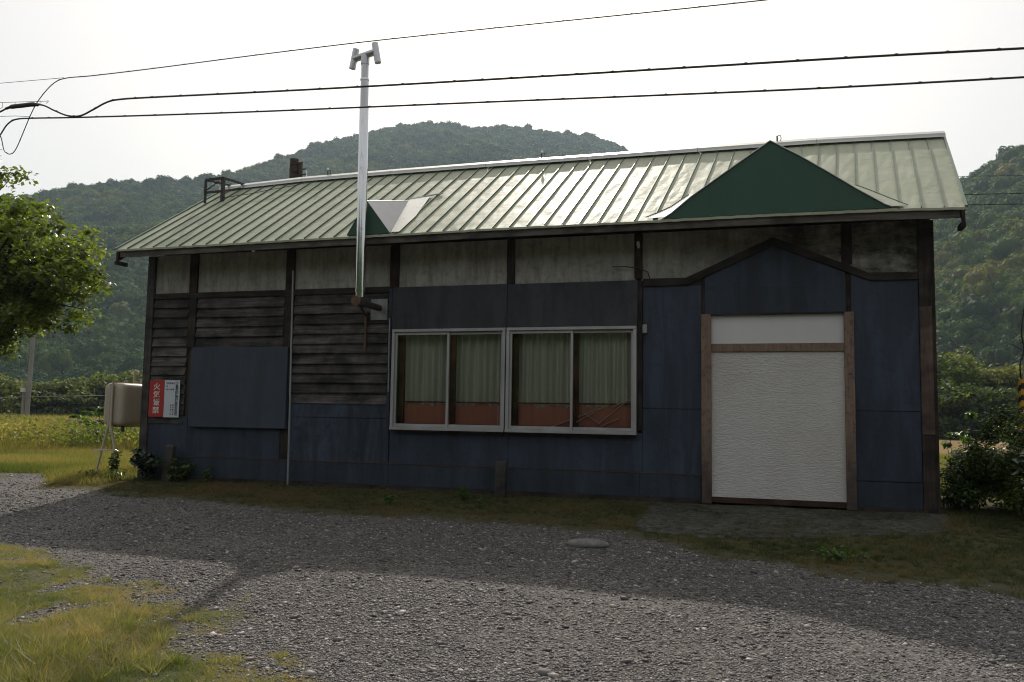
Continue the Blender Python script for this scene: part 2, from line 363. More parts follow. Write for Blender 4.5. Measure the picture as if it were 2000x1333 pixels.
# ------------------------------------------------------------------ ground
EX = [-40, -14.2, -13.1, -12.5, -11.5, -10.4, -9.0, -7.25, -5.9, -4.7, -3.46, -2.35, -1.5, -.7, 0, 3, 30]
EY = [.2, .1, -.6, -1.65, -1.62, -1.89, -1.98, -2.41, -2.35, -2.3, -2.65, -3.55, -3.94, -4.07, -4.04, -4.3, -4.5]
def h(x, y):
    x = np.asarray(x, float); y = np.asarray(y, float)
    z = np.interp(y, [-14, -8, -5, -3.5, -2, -1, -.1, 3, 12, 40], [-.37, -.35, -.29, -.22, -.15, -.1, -.045, -.06, -.2, -.35])
    z = z+(fbm(x, y, 2.2, 3)-.5)*.05*np.clip((-y-.3)/1.5, 0, 1)
    z = z+np.interp(x, [-30, -14, -11.8, 0, .6, 6], [-.05, -.03, 0, 0, -.02, -.05])
    return z
def in_grass_patch(x, y):           # 0..1 density of the front-left patch
    bx = np.interp(y, [-14, -9, -7.65, -7.4, -7.1, -6.6, -6.14, -5.7, -5.05, -4.95, -4.8], [-3.1, -3.4, -3.75, -4.2, -5.0, -5.4, -6.0, -7.2, -8.4, -9.3, -14])
    d = bx-x+(fbm(x, y, .9, 21)-.5)*1.5
    holes = fbm(x, y, .55, 31)
    den = np.clip(d/.5, 0, 1)*np.clip((holes-.3)/.08+np.clip(d/2.2-.3, 0, 2), 0, 1)
    tuf = (fbm(x, y, .4, 77) > .64)*np.clip(1-(x-bx)/1.3, 0, 1)*(x > bx-.3)*(y < -5.6)
    return np.maximum(den, tuf*.7)
def in_verge(x, y):
    e = np.interp(x, EX, EY)+(fbm(x, y, .7, 41)-.5)*.7
    d = y-e
    den = np.clip(d/.25, 0, 1)
    pad = (x > -3.4) & (x < .12) & (y > np.interp(x, [-3.5, -3.3, -2.6, -2.0, -1.2, -.6, .0, .12], [-.9, -2.0, -2.2, -2.0, -1.8, -1.4, -1.0, -.2])) & (y < 0)
    den = den*np.where(pad, np.clip((fbm(x, y, .5, 51)-.48)*5, 0, .6), 1)
    return den*np.where((y > -.02) & (x > -11.85) & (x < .1), 0, 1)
xs = np.unique(np.concatenate([np.linspace(-3000, -40, 14), np.linspace(-40, -15, 26), np.linspace(-15, 5, 101), np.linspace(5, 30, 14), np.linspace(30, 3000, 14)]))
ys = np.unique(np.concatenate([np.linspace(-3000, -15, 12), np.linspace(-14, 3, 86), np.linspace(3.5, 40, 24), np.linspace(45, 3000, 20)]))
def sheet(name, xs, ys, mat, dz=0, tintf=None, keep=None, zf=h):
    X, Y = np.meshgrid(xs, ys); Z = zf(X, Y)+dz
    V = np.stack([X.ravel(), Y.ravel(), Z.ravel()], 1); nx = len(xs)
    i, j = np.meshgrid(np.arange(len(xs)-1), np.arange(len(ys)-1)); a = (j*nx+i).ravel()
    F = np.stack([a, a+1, a+1+nx, a+nx], 1)
    if keep is not None:
        cx = V[F].mean(1); F = F[keep(cx[:, 0], cx[:, 1])]
        used = np.unique(F); re = -np.ones(len(V), int); re[used] = np.arange(len(used)); V = V[used]; F = re[F]
    t = tintf(V[:, 0], V[:, 1]) if tintf else None
    return np_mesh(name, V, F, mat, None, t, True)
g = sheet('ground', xs, ys, MT['soil']); g['kind'] = 'structure'
gx = np.linspace(-22, 9, 311); gy = np.linspace(-15, .6, 157)
gl_ = sheet('gravel_yard', gx, gy, MT['gravel'], .006, lambda x, y: np.clip(np.maximum(in_grass_patch(x, y)*.9, in_verge(x, y)), 0, 1),
    keep=lambda x, y: (y < np.interp(x, EX, EY)+.5) & ~((x > -11.9) & (x < .1) & (y > -.1))); gl_['kind'] = 'structure'

# brown meadow strip seen behind the right end
bf = sheet('meadow', np.linspace(2, 40, 12), np.linspace(24, 75, 10), MT['brownfield'], .02); bf['kind'] = 'structure'

# ------------------------------------------------------------------ hills
def hill(name, prof, r0, r1, drop, seed, amp):
    az = np.array([p[0] for p in prof]); el = np.array([p[1] for p in prof])
    A = np.linspace(az[0], az[-1], 150); T = np.concatenate([np.linspace(0, 1, 60), np.linspace(1.05, 1.8, 10)])
    AA, TT = np.meshgrid(A, T)
    def zfun(AA, TT):
        e = np.interp(AA, az, el); rr = r1(AA) if callable(r1) else r1+AA*0
        rad = r0+(rr-r0)*TT; zr = e*rr-drop
        t = np.clip(TT, 0, 1)
        X = CAM[0]+rad*np.sin(AA); Y = CAM[1]+rad*np.cos(AA)
        fold = (fbm(X, Y, 150, seed, 3)-.5)*2
        ridge = 1-np.abs(2*fbm(X+.5*Y, Y*.35, 95, seed+5, 2)-1)*2
        Z = zr*t**1.12+(fold*amp+ridge*amp*.6)*np.sin(np.pi*t)**1.0
        Z = np.where(TT > 1, zr*(1-(TT-1)*1.1), Z)-.9
        return X, Y, Z
    X, Y, Z = zfun(AA, TT)
    V = np.stack([X.ravel(), Y.ravel(), Z.ravel()], 1); nx = len(A)
    i, j = np.meshgrid(np.arange(nx-1), np.arange(len(T)-1)); a = (j*nx+i).ravel()
    F = np.stack([a, a+1, a+1+nx, a+nx], 1)
    o = np_mesh(name, V, F, MT['hill'], None, None, True); o['kind'] = 'structure'
    return zfun, az
H1 = [(-1.25, .09), (-1.0421, .1544), (-.9344, .186), (-.8154, .2206), (-.7924, .2326), (-.7637, .2405), (-.7466, .2456), (-.6932, .2542), (-.6562, .2598), (-.6348, .268), (-.6021, .2816), (-.5686, .2958), (-.5345, .3094), (-.5115, .3194), (-.488, .3262), (-.4704, .335), (-.4346, .3436), (-.4104, .3463), (-.3799, .3466), (-.3676, .342), (-.3309, .3464), (-.3063, .3457), (-.2755, .3429), (-.2449, .3398), (-.2143, .3352), (-.1839, .3265), (-.1657, .3155), (-.1567, .3103), (-.1238, .2907), (-.0654, .2548), (-.0089, .2193), (.0974, .1449), (.1935, .0654), (.25, .03)]
H2 = [(-.05, .03), (-.0103, .0675), (.0714, .146), (.124, .2052), (.1645, .238), (.1891, .2574), (.1988, .2644), (.2083, .2687), (.2201, .2736), (.2318, .2817), (.2456, .2877), (.2902, .3118), (.3323, .3266), (.4083, .3186), (.5346, .2886), (.7, .22)]
hz1, az1 = hill('hill', H1, 250, lambda A: np.interp(A, [-1.2, -.8, -.65, -.45, -.2, .2], [760, 700, 720, 950, 980, 800]), 5.5, 7, 20)
hz2, az2 = hill('hill', H2, 215, 500, 5.5, 19, 9)

def ico(sub=1):
    import bmesh
    bm = bmesh.new(); bmesh.ops.create_icosphere(bm, subdivisions=sub, radius=1)
    V = np.array([v.co[:] for v in bm.verts]); F = np.array([[v.index for v in fc.verts] for fc in bm.faces]); bm.free(); return V, F

def instancer(name, protos, P, rot, scl, idx, tint, mat, kind='stuff', cat=None, label=None):
    """one object: prototype shapes and points live in its own mesh; geometry nodes put a shape on every point"""
    Vs = []; Fs = []; pk = []; n = 0
    for k, (V, F) in enumerate(protos):
        Vs.append(V); Fs.append(F+n); pk += [k]*len(V); n += len(V)
    Vall = np.concatenate(Vs+[P]); F = np.concatenate(Fs); pk = np.array(pk+[-1]*len(P), np.int32)
    me = bpy.data.meshes.new(name); me.vertices.add(len(Vall)); me.vertices.foreach_set('co', Vall.astype(np.float32).ravel())
    me.loops.add(F.size); me.loops.foreach_set('vertex_index', F.astype(np.int32).ravel())
    me.polygons.add(len(F)); me.polygons.foreach_set('loop_start', np.arange(0, F.size, 3, dtype=np.int32)); me.update(calc_edges=True)
    me.materials.append(mat)
    z = lambda a, d: np.concatenate([np.zeros((n,)+a.shape[1:]), a]).astype(d)
    for an, ty, arr, pr in (('pk', 'INT', pk, 'value'), ('idx', 'INT', z(idx, np.int32), 'value'), ('tint', 'FLOAT', z(tint, np.float32), 'value'),
                            ('rot', 'FLOAT_VECTOR', z(rot, np.float32), 'vector'), ('scl', 'FLOAT_VECTOR', z(scl, np.float32), 'vector')):
        a = me.attributes.new(an, ty, 'POINT'); a.data.foreach_set(pr, arr.ravel())
    o = bpy.data.objects.new(name, me); COL.objects.link(o)
    ng = bpy.data.node_groups.new(name+'_scatter', 'GeometryNodeTree')
    ng.interface.new_socket('Geometry', in_out='INPUT', socket_type='NodeSocketGeometry'); ng.interface.new_socket('Geometry', in_out='OUTPUT', socket_type='NodeSocketGeometry')
    gi = ng.nodes.new('NodeGroupInput'); go = ng.nodes.new('NodeGroupOutput')
    def attr(nm, ty):
        a = ng.nodes.new('GeometryNodeInputNamedAttribute'); a.data_type = ty; a.inputs[0].default_value = nm; return a.outputs[0]
    def sep(k):
        c = ng.nodes.new('FunctionNodeCompare'); c.data_type = 'INT'; c.operation = 'EQUAL'; ng.links.new(attr('pk', 'INT'), c.inputs[2]); c.inputs[3].default_value = k
        s = ng.nodes.new('GeometryNodeSeparateGeometry'); s.domain = 'POINT'; ng.links.new(gi.outputs[0], s.inputs[0]); ng.links.new(c.outputs[0], s.inputs[1]); return s.outputs[0]
    jn = ng.nodes.new('GeometryNodeGeometryToInstance')
    for k in range(len(protos)):
        ng.links.new(sep(k), jn.inputs[0]) if k == 0 else None
    jj = ng.nodes.new('GeometryNodeJoinGeometry')
    for k in range(len(protos)):
        gti = ng.nodes.new('GeometryNodeGeometryToInstance') if k else jn
        if k: ng.links.new(sep(k), gti.inputs[0])
        ng.links.new(gti.outputs[0], jj.inputs[0])
    ip = ng.nodes.new('GeometryNodeInstanceOnPoints')
    ng.links.new(sep(-1), ip.inputs['Points']); ng.links.new(jj.outputs[0], ip.inputs['Instance']); ip.inputs['Pick Instance'].default_value = True
    ng.links.new(attr('idx', 'INT'), ip.inputs['Instance Index'])
    er = ng.nodes.new('FunctionNodeEulerToRotation'); ng.links.new(attr('rot', 'FLOAT_VECTOR'), er.inputs[0]); ng.links.new(er.outputs[0], ip.inputs['Rotation'])
    ng.links.new(attr('scl', 'FLOAT_VECTOR'), ip.inputs['Scale']); ng.links.new(ip.outputs[0], go.inputs[0])
    md = o.modifiers.new('scatter', 'NODES'); md.node_group = ng
    return tag(o, label, cat, None, kind)

def rand_dirs(n):
    v = rng.normal(size=(n, 3)); return v/np.linalg.norm(v, axis=1, keepdims=True)
def leaf_cards(C, N, size, asp=.62):
    """one folded leaf (2 triangles) per centre C with face normal N"""
    n = len(C); t = np.cross(N, rand_dirs(n)); t /= np.linalg.norm(t, axis=1, keepdims=True)+1e-9; b = np.cross(N, t)
    s = size[:, None] if hasattr(size, '__len__') else size
    A = C-t*s*.5; B = C+t*s*.5; P = C+b*s*asp*.5+N*s*.12-t*s*.08; Q = C-b*s*asp*.5+N*s*.12-t*s*.08
    V = np.stack([A, P, B, Q], 1).reshape(-1, 3); i = np.arange(n)[:, None]*4
    F = np.concatenate([i+np.array([[0, 2, 1]]), i+np.array([[0, 3, 2]])], 0)
    return V, F
def crown_proto(seed, nl=300, ls=.21):
    lob = rand_dirs(9)*.5; lob[:, 2] = np.abs(lob[:, 2])*.9; lr = rng.uniform(.38, .62, 9)
    k = rng.integers(0, 9, nl); d = rand_dirs(nl); d[:, 2] = np.where(d[:, 2] < -.4, -d[:, 2], d[:, 2])
    C = lob[k]+d*lr[k][:, None]*rng.uniform(.85, 1.05, (nl, 1)); N = d+rand_dirs(nl)*.55; N /= np.linalg.norm(N, axis=1, keepdims=True)
    V, F = leaf_cards(C, N, rng.uniform(.6, 1.2, nl)*ls, .9)
    Vc, Fc = ico(1); Vs = [V]; Fs = [F]; n = len(V)
    for q in range(9): Vs.append(lob[q]+Vc*lr[q]*.86); Fs.append(Fc+n); n += len(Vc)
    return np.concatenate(Vs), np.concatenate(Fs)
protos = [crown_proto(i) for i in range(6)]
def forest(name, zf, az, A0, A1, r0f, n, r0, r1f, seed, label, mat='forest'):
    A = rng.uniform(A0, A1, n*3); rr = r1f(A) if callable(r1f) else r1f+A*0
    rad = np.sqrt(rng.uniform(r0**2, 1, len(A))*1.0*(rr**2*1.02-r0**2)/(1)+r0**2) if False else np.sqrt(rng.uniform(0, 1, len(A))*((rr*1.03)**2-r0**2)+r0**2)
    T = (rad-r0)/(rr-r0)
    A = A[:n]; T = T[:n]; X, Y, Z = zf(A, T)
    s = rng.uniform(2.1, 4.3, n)*np.interp(T, [0, 1], [1.0, 1.0]); s *= np.where(rng.uniform(size=n) < .1, 1.6, 1)
    P = np.stack([X, Y, Z+s*.55], 1)
    rot = np.stack([rng.uniform(-.15, .15, n), rng.uniform(-.15, .15, n), rng.uniform(0, 6.28, n)], 1)
    scl = np.stack([s, s, s*rng.uniform(.85, 1.35, n)], 1)
    tint = np.clip(rng.normal(.36, .17, n)+(fbm(X, Y, 45, seed)-.5)*1.5, 0, 1)
    return instancer(name, protos, P, rot, scl, rng.integers(0, 6, n), tint, MT[mat], cat='forest', label=label)
forest('forest', hz1, az1, -1.1, .1, 0, 42000, 250, lambda A: np.interp(A, [-1.2, -.8, -.65, -.45, -.2, .2], [760, 700, 720, 950, 980, 800]), 3, 'dense hazy wood covering the long hill behind the shed roof')
forest('forest', hz2, az2, .0, .5, 0, 9500, 215, 500, 4, 'dense green wood covering the steep hill beyond the right wall corner', 'forestwarm')

H3 = [(math.pi-1.5, .14), (math.pi-1.0, .2), (math.pi-.4, .26), (math.pi+.1, .22), (math.pi+.6, .25), (math.pi+1.1, .2), (math.pi+1.5, .12)]
hz3, az3 = hill('hill', H3, 60, 330, 4, 33, 6)
forest('forest', hz3, az3, math.pi-1.45, math.pi+1.45, 0, 9000, 60, 330, 9, 'green wooded slope rising behind the photographer')
# ------------------------------------------------------------------ haze
hb = MB().box(-1500, 1100, -750, 1750, -4, 420).build('haze', bpy.data.materials.new('haze_air'), kind='stuff')
hm = hb.data.materials[0]; hm.use_nodes = True; hn = hm.node_tree; hn.nodes.clear()
pv = hn.nodes.new('ShaderNodeVolumePrincipled'); pv.inputs['Density'].default_value = .00021; pv.inputs['Color'].default_value = (.66, .84, 1., 1); pv.inputs['Anisotropy'].default_value = .35
ho = hn.nodes.new('ShaderNodeOutputMaterial'); hn.links.new(pv.outputs[0], ho.inputs['Volume'])
tag(hb, 'thin pale haze hanging in the valley air', 'haze')

# ================================================================== station building
B = empty('station_building', (-5.9, 1.8, 0), 'long dark blue and timber railway shed with green metal gable roof', 'building')
XL, XR = -11.8, .088
wl = MB()
for a in ((XL+.03, -7.24, .03, .13, 0, 3.62), (-3.66, XR-.03, .03, .13, 0, 3.62), (-7.24, -3.66, .03, .13, 0, .87), (-7.24, -3.66, .03, .13, 2.3, 3.62),
          (XL, XR, 3.5, 3.62, 0, 3.62)): wl.box(*a)
for xx in (XL+.0, XR-.1): wl.add([(x, y, z) for x in (xx, xx+.1) for y, z in ((.131, 0), (3.499, 0), (3.499, 3.62), (1.8, 4.9), (.131, 3.62))],
    [(0, 1, 2, 3, 4), (9, 8, 7, 6, 5), (0, 5, 6, 1), (1, 6, 7, 2), (2, 7, 8, 3), (3, 8, 9, 4), (4, 9, 5, 0)])
wl.box(XL+.1, XR-.1, .132, 3.498, -.02, .02); wl.box(XL+.1, XR-.1, .132, 3.498, 3.3, 3.34)
W = wl.build('wall', MT['interior'], B)
def piece(name, mat, x0, x1, y0, y1, z0, z1, parent=W, bevel=.002, **k): return MB().box(x0, x1, y0, y1, z0, z1).build(name, mat, parent, bevel=bevel, **k)
def pol(name, mat, pts, y0, y1, parent=W, **k): return MB().prism(pts, y0, y1).build(name, mat, parent, **k)
PB = [(-11.66, -10.98), (-10.82, -9.19), (-9.02, -7.39), (-7.23, -5.535), (-5.41, -3.68)]
for a, b in PB: piece('plaster_panel', MT['plaster'], a-.02, b+.02, .0, .03, 2.93, 3.63, bevel=0)
pol('plaster_panel', MT['plaster'], [(-3.585, 2.93), (-2.97, 2.93), (-1.84, 3.43), (-.96, 3.05), (-.96, 3.63), (-3.585, 3.63)], 0, .03)
pol('plaster_panel', MT['plaster'], [(-.907, 3.03), (-.67, 2.93), (-.08, 2.93), (-.08, 3.63), (-.907, 3.63)], 0, .03)
# siding
def planks(x0, x1, ztop, zbot, pitch=.157, seed=0, skip=()):
    rr = random.Random(seed); z = ztop; i = 0
    while z > zbot:
        hgt = pitch*rr.uniform(.94, 1.06); zb = z-hgt
        if i not in skip:
            t = .016; lap = .02; o = .036+rr.uniform(0, .008); dz0 = rr.uniform(-.005, .005); dz1 = rr.uniform(-.005, .005)
            xa = x0+rr.uniform(0, .008); xb = x1-rr.uniform(0, .008); n = 4; mb = MB(); vs = []
            for k in range(n+1):
                x = xa+(xb-xa)*k/n; dd = dz0+(dz1-dz0)*k/n; wob = rr.uniform(-.004, .004)
                vs += [(x, .012, z+lap+dd), (x, .012-t*.4, z+lap+dd), (x, -o-wob, zb+dd+wob), (x, -o+t-wob, zb+dd+wob)]
            fs = [(0, 1, 2, 3), (4*n+3, 4*n+2, 4*n+1, 4*n)]
            for k in range(n):
                for q in range(4): fs.append((4*k+q, 4*k+4+q, 4*k+4+(q+1) % 4, 4*k+(q+1) % 4))
            mb.add(vs, fs).build('siding_plank', MT['plank'], W)
        z = zb; i += 1
planks(-11.66, -10.98, 2.9, .98, seed=1); planks(-10.82, -9.19, 2.9, 2.12, seed=2); planks(-9.02, -7.39, 2.9, 1.27, .153, seed=3)
piece('siding_plank', MT['plank'], -10.82, -9.19, -.035, .01, 2.09, 2.14)
# nail heads on the lighter sheets, one joined set
nm_ = MB(); rq = random.Random(77)
for x0, x1, z0, z1, yy in ((-3.562, -2.775, 1.205, 2.875, -.013), (-3.562, -2.775, .325, 1.198, -.023), (-.89, -.105, 1.215, 2.87, -.013), (-.867, -.105, .335, 1.207, -.023), (-7.325, -5.475, .345, .83, -.021), (-5.47, -3.63, .345, .83, -.021), (-7.32, -5.512, 2.36, 2.97, -.056), (-5.506, -3.63, 2.36, 2.965, -.056), (-9.025, -7.39, .34, 1.0, -.021), (-10.895, -9.19, .345, .8, -.021)):
    for xx in np.arange(x0+.03, x1, .15): 
        for zz in (z0+.025, z1-.03):
            if rq.random() < .8: nm_.tube([(xx+rq.uniform(-.02, .02), yy+.002, zz+rq.uniform(-.008, .008)), (xx, yy-.002, zz)], .005, 5)
    for zz in np.arange(z0+.15, z1-.1, .16):
        for xx in (x0+.025, x1-.025, (x0+x1)/2): nm_.tube([(xx+rq.uniform(-.006, .006), yy+.002, zz), (xx, yy-.002, zz)], .005, 5)
nm_.build('nail_heads', MT['rust'], W, kind='stuff')
# beams
piece('beam', MT['darkwoodx'], -11.66, -7.38, -.035, .03, 2.9, 2.99, B)
up = [(-3.56, 2.984), (-2.975, 2.98), (-1.84, 3.485), (-.68, 2.972), (-.1, 2.965)]; lo = [(-3.56, 2.877), (-2.96, 2.88), (-1.84, 3.375), (-.66, 2.873), (-.1, 2.869)]
for i, nm in enumerate(('beam', 'gable_trim', 'gable_trim', 'beam')):
    pol(nm, MT['darkwoodx'], [up[i], up[i+1], lo[i+1], lo[i]], -.045, -.002, B)
# posts
def post(x0, x1, z0, z1, mat='darkwood', y0=-.04, **k): return piece('post', MT[mat], x0, x1, y0, .03, z0, z1, B, .004, **k)
post(-11.8, -11.66, -.05, 3.62, 'greywood', -.05)
post(-10.98, -10.83, 2.99, 3.62, 'postwood'); post(-10.975, -10.835, 2.09, 2.899, 'darkwood', -.03)
post(-9.18, -9.03, 2.99, 3.62, 'postwood'); post(-9.18, -9.03, .34, 2.899, 'darkwood', -.03)
post(-7.385, -7.24, 2.975, 3.62, 'postwood'); post(-5.53, -5.415, 2.975, 3.62, 'darkwood'); post(-3.68, -3.57, 2.99, 3.62, 'postwood')
post(-.96, -.905, 3.0, 3.62, 'darkwood'); post(-1.0, -.87, 3.1, 3.62, 'darkwood', -.03)
post(-.1, .045, 2.525, 3.62, 'darkwood', -.05); post(-.1, .045, .925, 2.52, 'cornerboard', -.055, label='pale pinkish board on the corner post'); post(-.1, .045, -.05, .92, 'darkwood', -.05)
post(.047, .088, -.05, 3.62, 'darkwood', -.03)
post(-3.625, -3.565, .9, 2.96, 'darkwood', -.06); post(-7.385, -7.33, .34, 2.97, 'navydark', -.045)
piece('beam', MT['navydark'], -7.385, -7.33, -.04, .03, 2.4, 2.97, B) if False else None
# sheet panels
N, ND = MT['navy'], MT['navydark']
piece('sheet_panel', N, -3.562, -2.775, -.012, .028, 1.205, 2.875); piece('sheet_panel', N, -3.562, -2.775, -.022, .028, .325, 1.198)
pol('sheet_panel', N, [(-2.725, 2.475), (-1.84, 2.475), (-.955, 2.475), (-.955, 3.0), (-1.84, 3.385), (-2.725, 2.995)], -.014, .028)
piece('sheet_panel', ND, -2.35, -1.42, -.018, -.0145, 2.48, 2.83, bevel=0, label='darker mark left by an old notice board')
post(-2.775, -2.727, 2.475, 2.96, 'darkwood', -.02); post(-.953, -.895, 2.475, 2.97, 'darkwood', -.02)
pol('sheet_panel', N, [(-.89, 1.215), (-.105, 1.215), (-.105, 2.872), (-.66, 2.875), (-.89, 2.97)], -.012, .028)
piece('sheet_panel', N, -.867, -.105, -.022, .028, .335, 1.207)
piece('sheet_panel', N, -11.658, -10.9, -.02, .028, .34, .975); piece('sheet_panel', N, -10.895, -9.19, -.02, .028, .345, .98)
piece('sheet_panel', MT['navyrough'], -9.025, -7.39, -.02, .028, .34, 1.0, bevel=.003); piece('sheet_panel', MT['navyrough'], -9.025, -7.39, -.026, .028, 1.004, 1.24, bevel=.003)
piece('sheet_panel', N, -7.325, -5.475, -.02, .028, .345, .868); piece('sheet_panel', N, -5.47, -3.565, -.02, .028, .345, .868)
piece('sheet_panel', MT['black'], -7.32, -5.512, -.055, .028, 2.335, 2.97); piece('sheet_panel', MT['black'], -5.506, -3.63, -.055, .028, 2.34, 2.965)
sk = [-11.66, -10.9, -9.05, -7.33, -5.48, -3.6, -2.78]
for a, b in zip(sk[:-1], sk[1:]): piece('skirting_panel', ND, a+.002, b-.002, -.03, .028, .02, .335)
piece('skirting_panel', MT['navydark'], -.865, -.103, -.03, .028, .01, .325)
piece('skirting_rail', MT['darkwoodx'], -11.66, -2.78, -.036, .0, -.06, .017, B); piece('skirting_rail', MT['darkwoodx'], -.865, .04, -.036, .0, -.06, .008, B)
piece('skirting_rail', MT['rust'], -11.0, -2.78, -.038, -.0305, .336, .344, B, 0)
# foundation
piece('foundation', MT['concrete'], XL+.02, XR-.02, .031, 3.49, -.3, -.022, B)
# grey board and stove hole
piece('patch_board', MT['galv'], -7.68, -7.405, -.05, -.01, 2.48, 2.8)
# shutter
sh = MB().box(-10.82, -9.05, -.11, -.035, .815, 2.085).build('window_shutter', painted('shutter_sheet', (.032, .045, .064), (.048, .063, .086), 1.5, .62, bump=.15, grime=.35), B, bevel=.006)
MB().box(-10.84, -9.19, -.02, .01, .982, 2.09).build('shutter_backing', MT['darkwood'], B)

# windows
def window(x0, x1, xm, seed):
    z0, z1 = .842, 2.328; Wd = empty('window', ((x0+x1)/2, -.05, z0), parent=None); Wd.location = Vector(((x0+x1)/2, -.05, z0))-wloc(B); Wd.parent = B
    t = .045; A = MT['alu']
    fr = MB().box(x0, x1, -.135, .02, z1-t, z1).box(x0, x1, -.15, .02, z0, z0+t).box(x0, x0+t, -.135, .02, z0+t, z1-t).box(x1-t, x1, -.135, .02, z0+t, z1-t)
    fr.build('frame', A, Wd, bevel=.004)
    MB().box(x0+.01, x1-.01, -.128, .0, z0-.02, z0-.001).build('sill', MT['darkwood'], Wd)
    s = .034
    for k, (a, b, y) in enumerate(((x0+t, xm+.018, -.105), (xm-.018, x1-t, -.075))):
        zz0, zz1 = z0+t+.002, z1-t-.002
        MB().box(a, a+s, y, y+.025, zz0, zz1).box(b-s, b, y, y+.025, zz0, zz1).box(a+s, b-s, y, y+.025, zz0, zz0+.045).box(a+s, b-s, y, y+.025, zz1-.04, zz1).build('sash', A, Wd, bevel=.002)
        MB().box(a+s, b-s, y+.009, y+.014, zz0+.045, zz1-.04).build('pane', MT['glass'], Wd)
        # inner timber sash with a low cross rail
        ia, ib = a+.02, b-.01
        MB().box(ia, ia+.07, .035, .065, zz0, zz1).box(ib-.03, ib, .035, .065, zz0, zz1).box(ia+.07, ib-.03, .035, .065, zz0, zz0+.05).box(ia+.07, ib-.03, .038, .06, 1.245, 1.268).build('inner_sash', MT['brownwood'], Wd)
        # curtain
        rr = random.Random(seed*7+k); n = 64; vs = []; wv = (ib-ia)/n; c0 = ia+.03
        xs_ = [c0+(ib-.02-c0)*i/n for i in range(n+1)]; ph = [rr.uniform(-.6, .6) for _ in range(n+1)]
        for zi in range(7):
            zc = .8+1.5*zi/6
            for i, x in enumerate(xs_):
                q = 2*math.pi*(x/.115)+.8*math.sin(x*9+seed)
                vs.append((x+(.02*math.sin(i*.2+seed))*(1-zi/6)+0, .15+.045*math.sin(q)*(1+.25*math.sin(i*.37))+.01*ph[i//4], zc))
        fs = [(j*(n+1)+i, j*(n+1)+i+1, (j+1)*(n+1)+i+1, (j+1)*(n+1)+i) for j in range(6) for i in range(n)]
        MB().add(vs, fs).build('curtain', MT['curtain'], Wd, smooth=True)
        # sheer red sheet imitating a red reflection in the lower glass
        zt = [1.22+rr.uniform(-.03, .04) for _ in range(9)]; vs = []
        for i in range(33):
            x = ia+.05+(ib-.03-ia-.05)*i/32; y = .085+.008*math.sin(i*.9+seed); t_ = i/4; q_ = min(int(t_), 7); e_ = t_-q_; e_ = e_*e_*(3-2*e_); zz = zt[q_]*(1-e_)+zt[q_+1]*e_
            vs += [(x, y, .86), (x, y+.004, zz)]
        MB().add(vs, [(2*i, 2*i+2, 2*i+3, 2*i+1) for i in range(32)]).build('red_reflection', MT['redreflection'], Wd, smooth=True)
    return Wd
m = Mat('red_reflection_sheet'); tr = m.n('ShaderNodeBsdfTransparent'); tr.inputs[0].default_value = (1., .6, .5, 1); m.set((.8, .36, .29), .7)  # translucent red, paints the reflection low in the panes
ms = m.n('ShaderNodeMixShader'); ms.inputs[0].default_value = .42; m.l(tr.outputs[0], ms.inputs[1]); m.l(m.b.outputs[0], ms.inputs[2]); m.l(ms.outputs[0], m.out.inputs[0]); MT['redreflection'] = m.m
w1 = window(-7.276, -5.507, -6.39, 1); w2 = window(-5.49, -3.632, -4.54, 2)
# pale crossing strips behind the right-hand pane
for a, b in (((-4.88, .92), (-4.1, 1.22)), ((-4.42, 1.15), (-4.16, .98)), ((-4.19, .98), (-3.72, 1.36)), ((-4.0, 1.22), (-3.72, 1.33)), ((-4.5, 1.0), (-4.25, 1.14)), ((-4.15, .95), (-3.9, 1.06)), ((-5.1, .915), (-4.62, .9))):
    MB().bar((a[0], .05, a[1]), (b[0], .056, b[1]), .034, .01).build('pale_strip', MT['whitestrip'], w2)

# door
Dp = Vector((-1.82, -.04, 0)); D = empty('door', Dp-wloc(B)); D.parent = B
DW = MT['doorwood']
MB().box(-2.772, -2.645, -.085, .028, -.03, 2.472).build('jamb', DW, D, bevel=.004)
MB().box(-.985, -.868, -.085, .028, -.03, 2.47).build('jamb', DW, D, bevel=.004)
MB().box(-2.644, -.986, -.06, .028, 1.968, 2.075).build('head_rail', DW, D, bevel=.003)
MB().box(-2.644, -.986, -.09, .028, 2.456, 2.474).build('lintel', MT['darkwoodx'], D)
MB().box(-2.644, -.986, -.03, .0, 2.0755, 2.4555).build('transom_panel', MT['transom'], D)
MB().box(-2.644, -.986, -.035, .0, .06, 1.9675).build('door_panel', MT['door'], D)
MB().box(-2.644, -.986, -.07, .0, -.01, .0595).build('sill', wood('door_sill_timber', (.05, .025, .018), (.1, .055, .04), 'x'), D)

# ------------------------------------------------------------------ roof
YE, YR = -.6, 1.8
EXs = [-11.96, -10.286, -8.834, -7.065, -5.285, -3.247, -1.897, -.41, .36]; EZ = [3.647, 3.652, 3.663, 3.667, 3.677, 3.672, 3.674, 3.66, 3.641]
RXs = [-11.8, -11.33, -10.4, -8.94, -7.456, -5.52, -3.48, -1.16, -.44, .565]; RZ = [5.21, 5.236, 5.268, 5.282, 5.29, 5.287, 5.283, 5.272, 5.257, 5.232]
XLe, XRe, XLr, XRr = -11.96, .36, -11.79, .565
def RP(u, v, lift=0):       # u 0..1 along the roof, v 0 eave .. 1 ridge
    xe = XLe+(XRe-XLe)*u; xr = XLr+(XRr-XLr)*u; x = xe+(xr-xe)*v
    z = np.interp(xe, EXs, EZ)*(1-v)+np.interp(xr, RXs, RZ)*v
    return Vector((x, YE+(YR-YE)*v-lift*.55, z+lift*.83))
def roofz(x, y):
    v = (y-YE)/(YR-YE); u = (x-(XLe+(XLr-XLe)*v))/((XRe+(XRr-XRe)*v)-(XLe+(XLr-XLe)*v)); return RP(u, v)
dk = MB(); n = 12
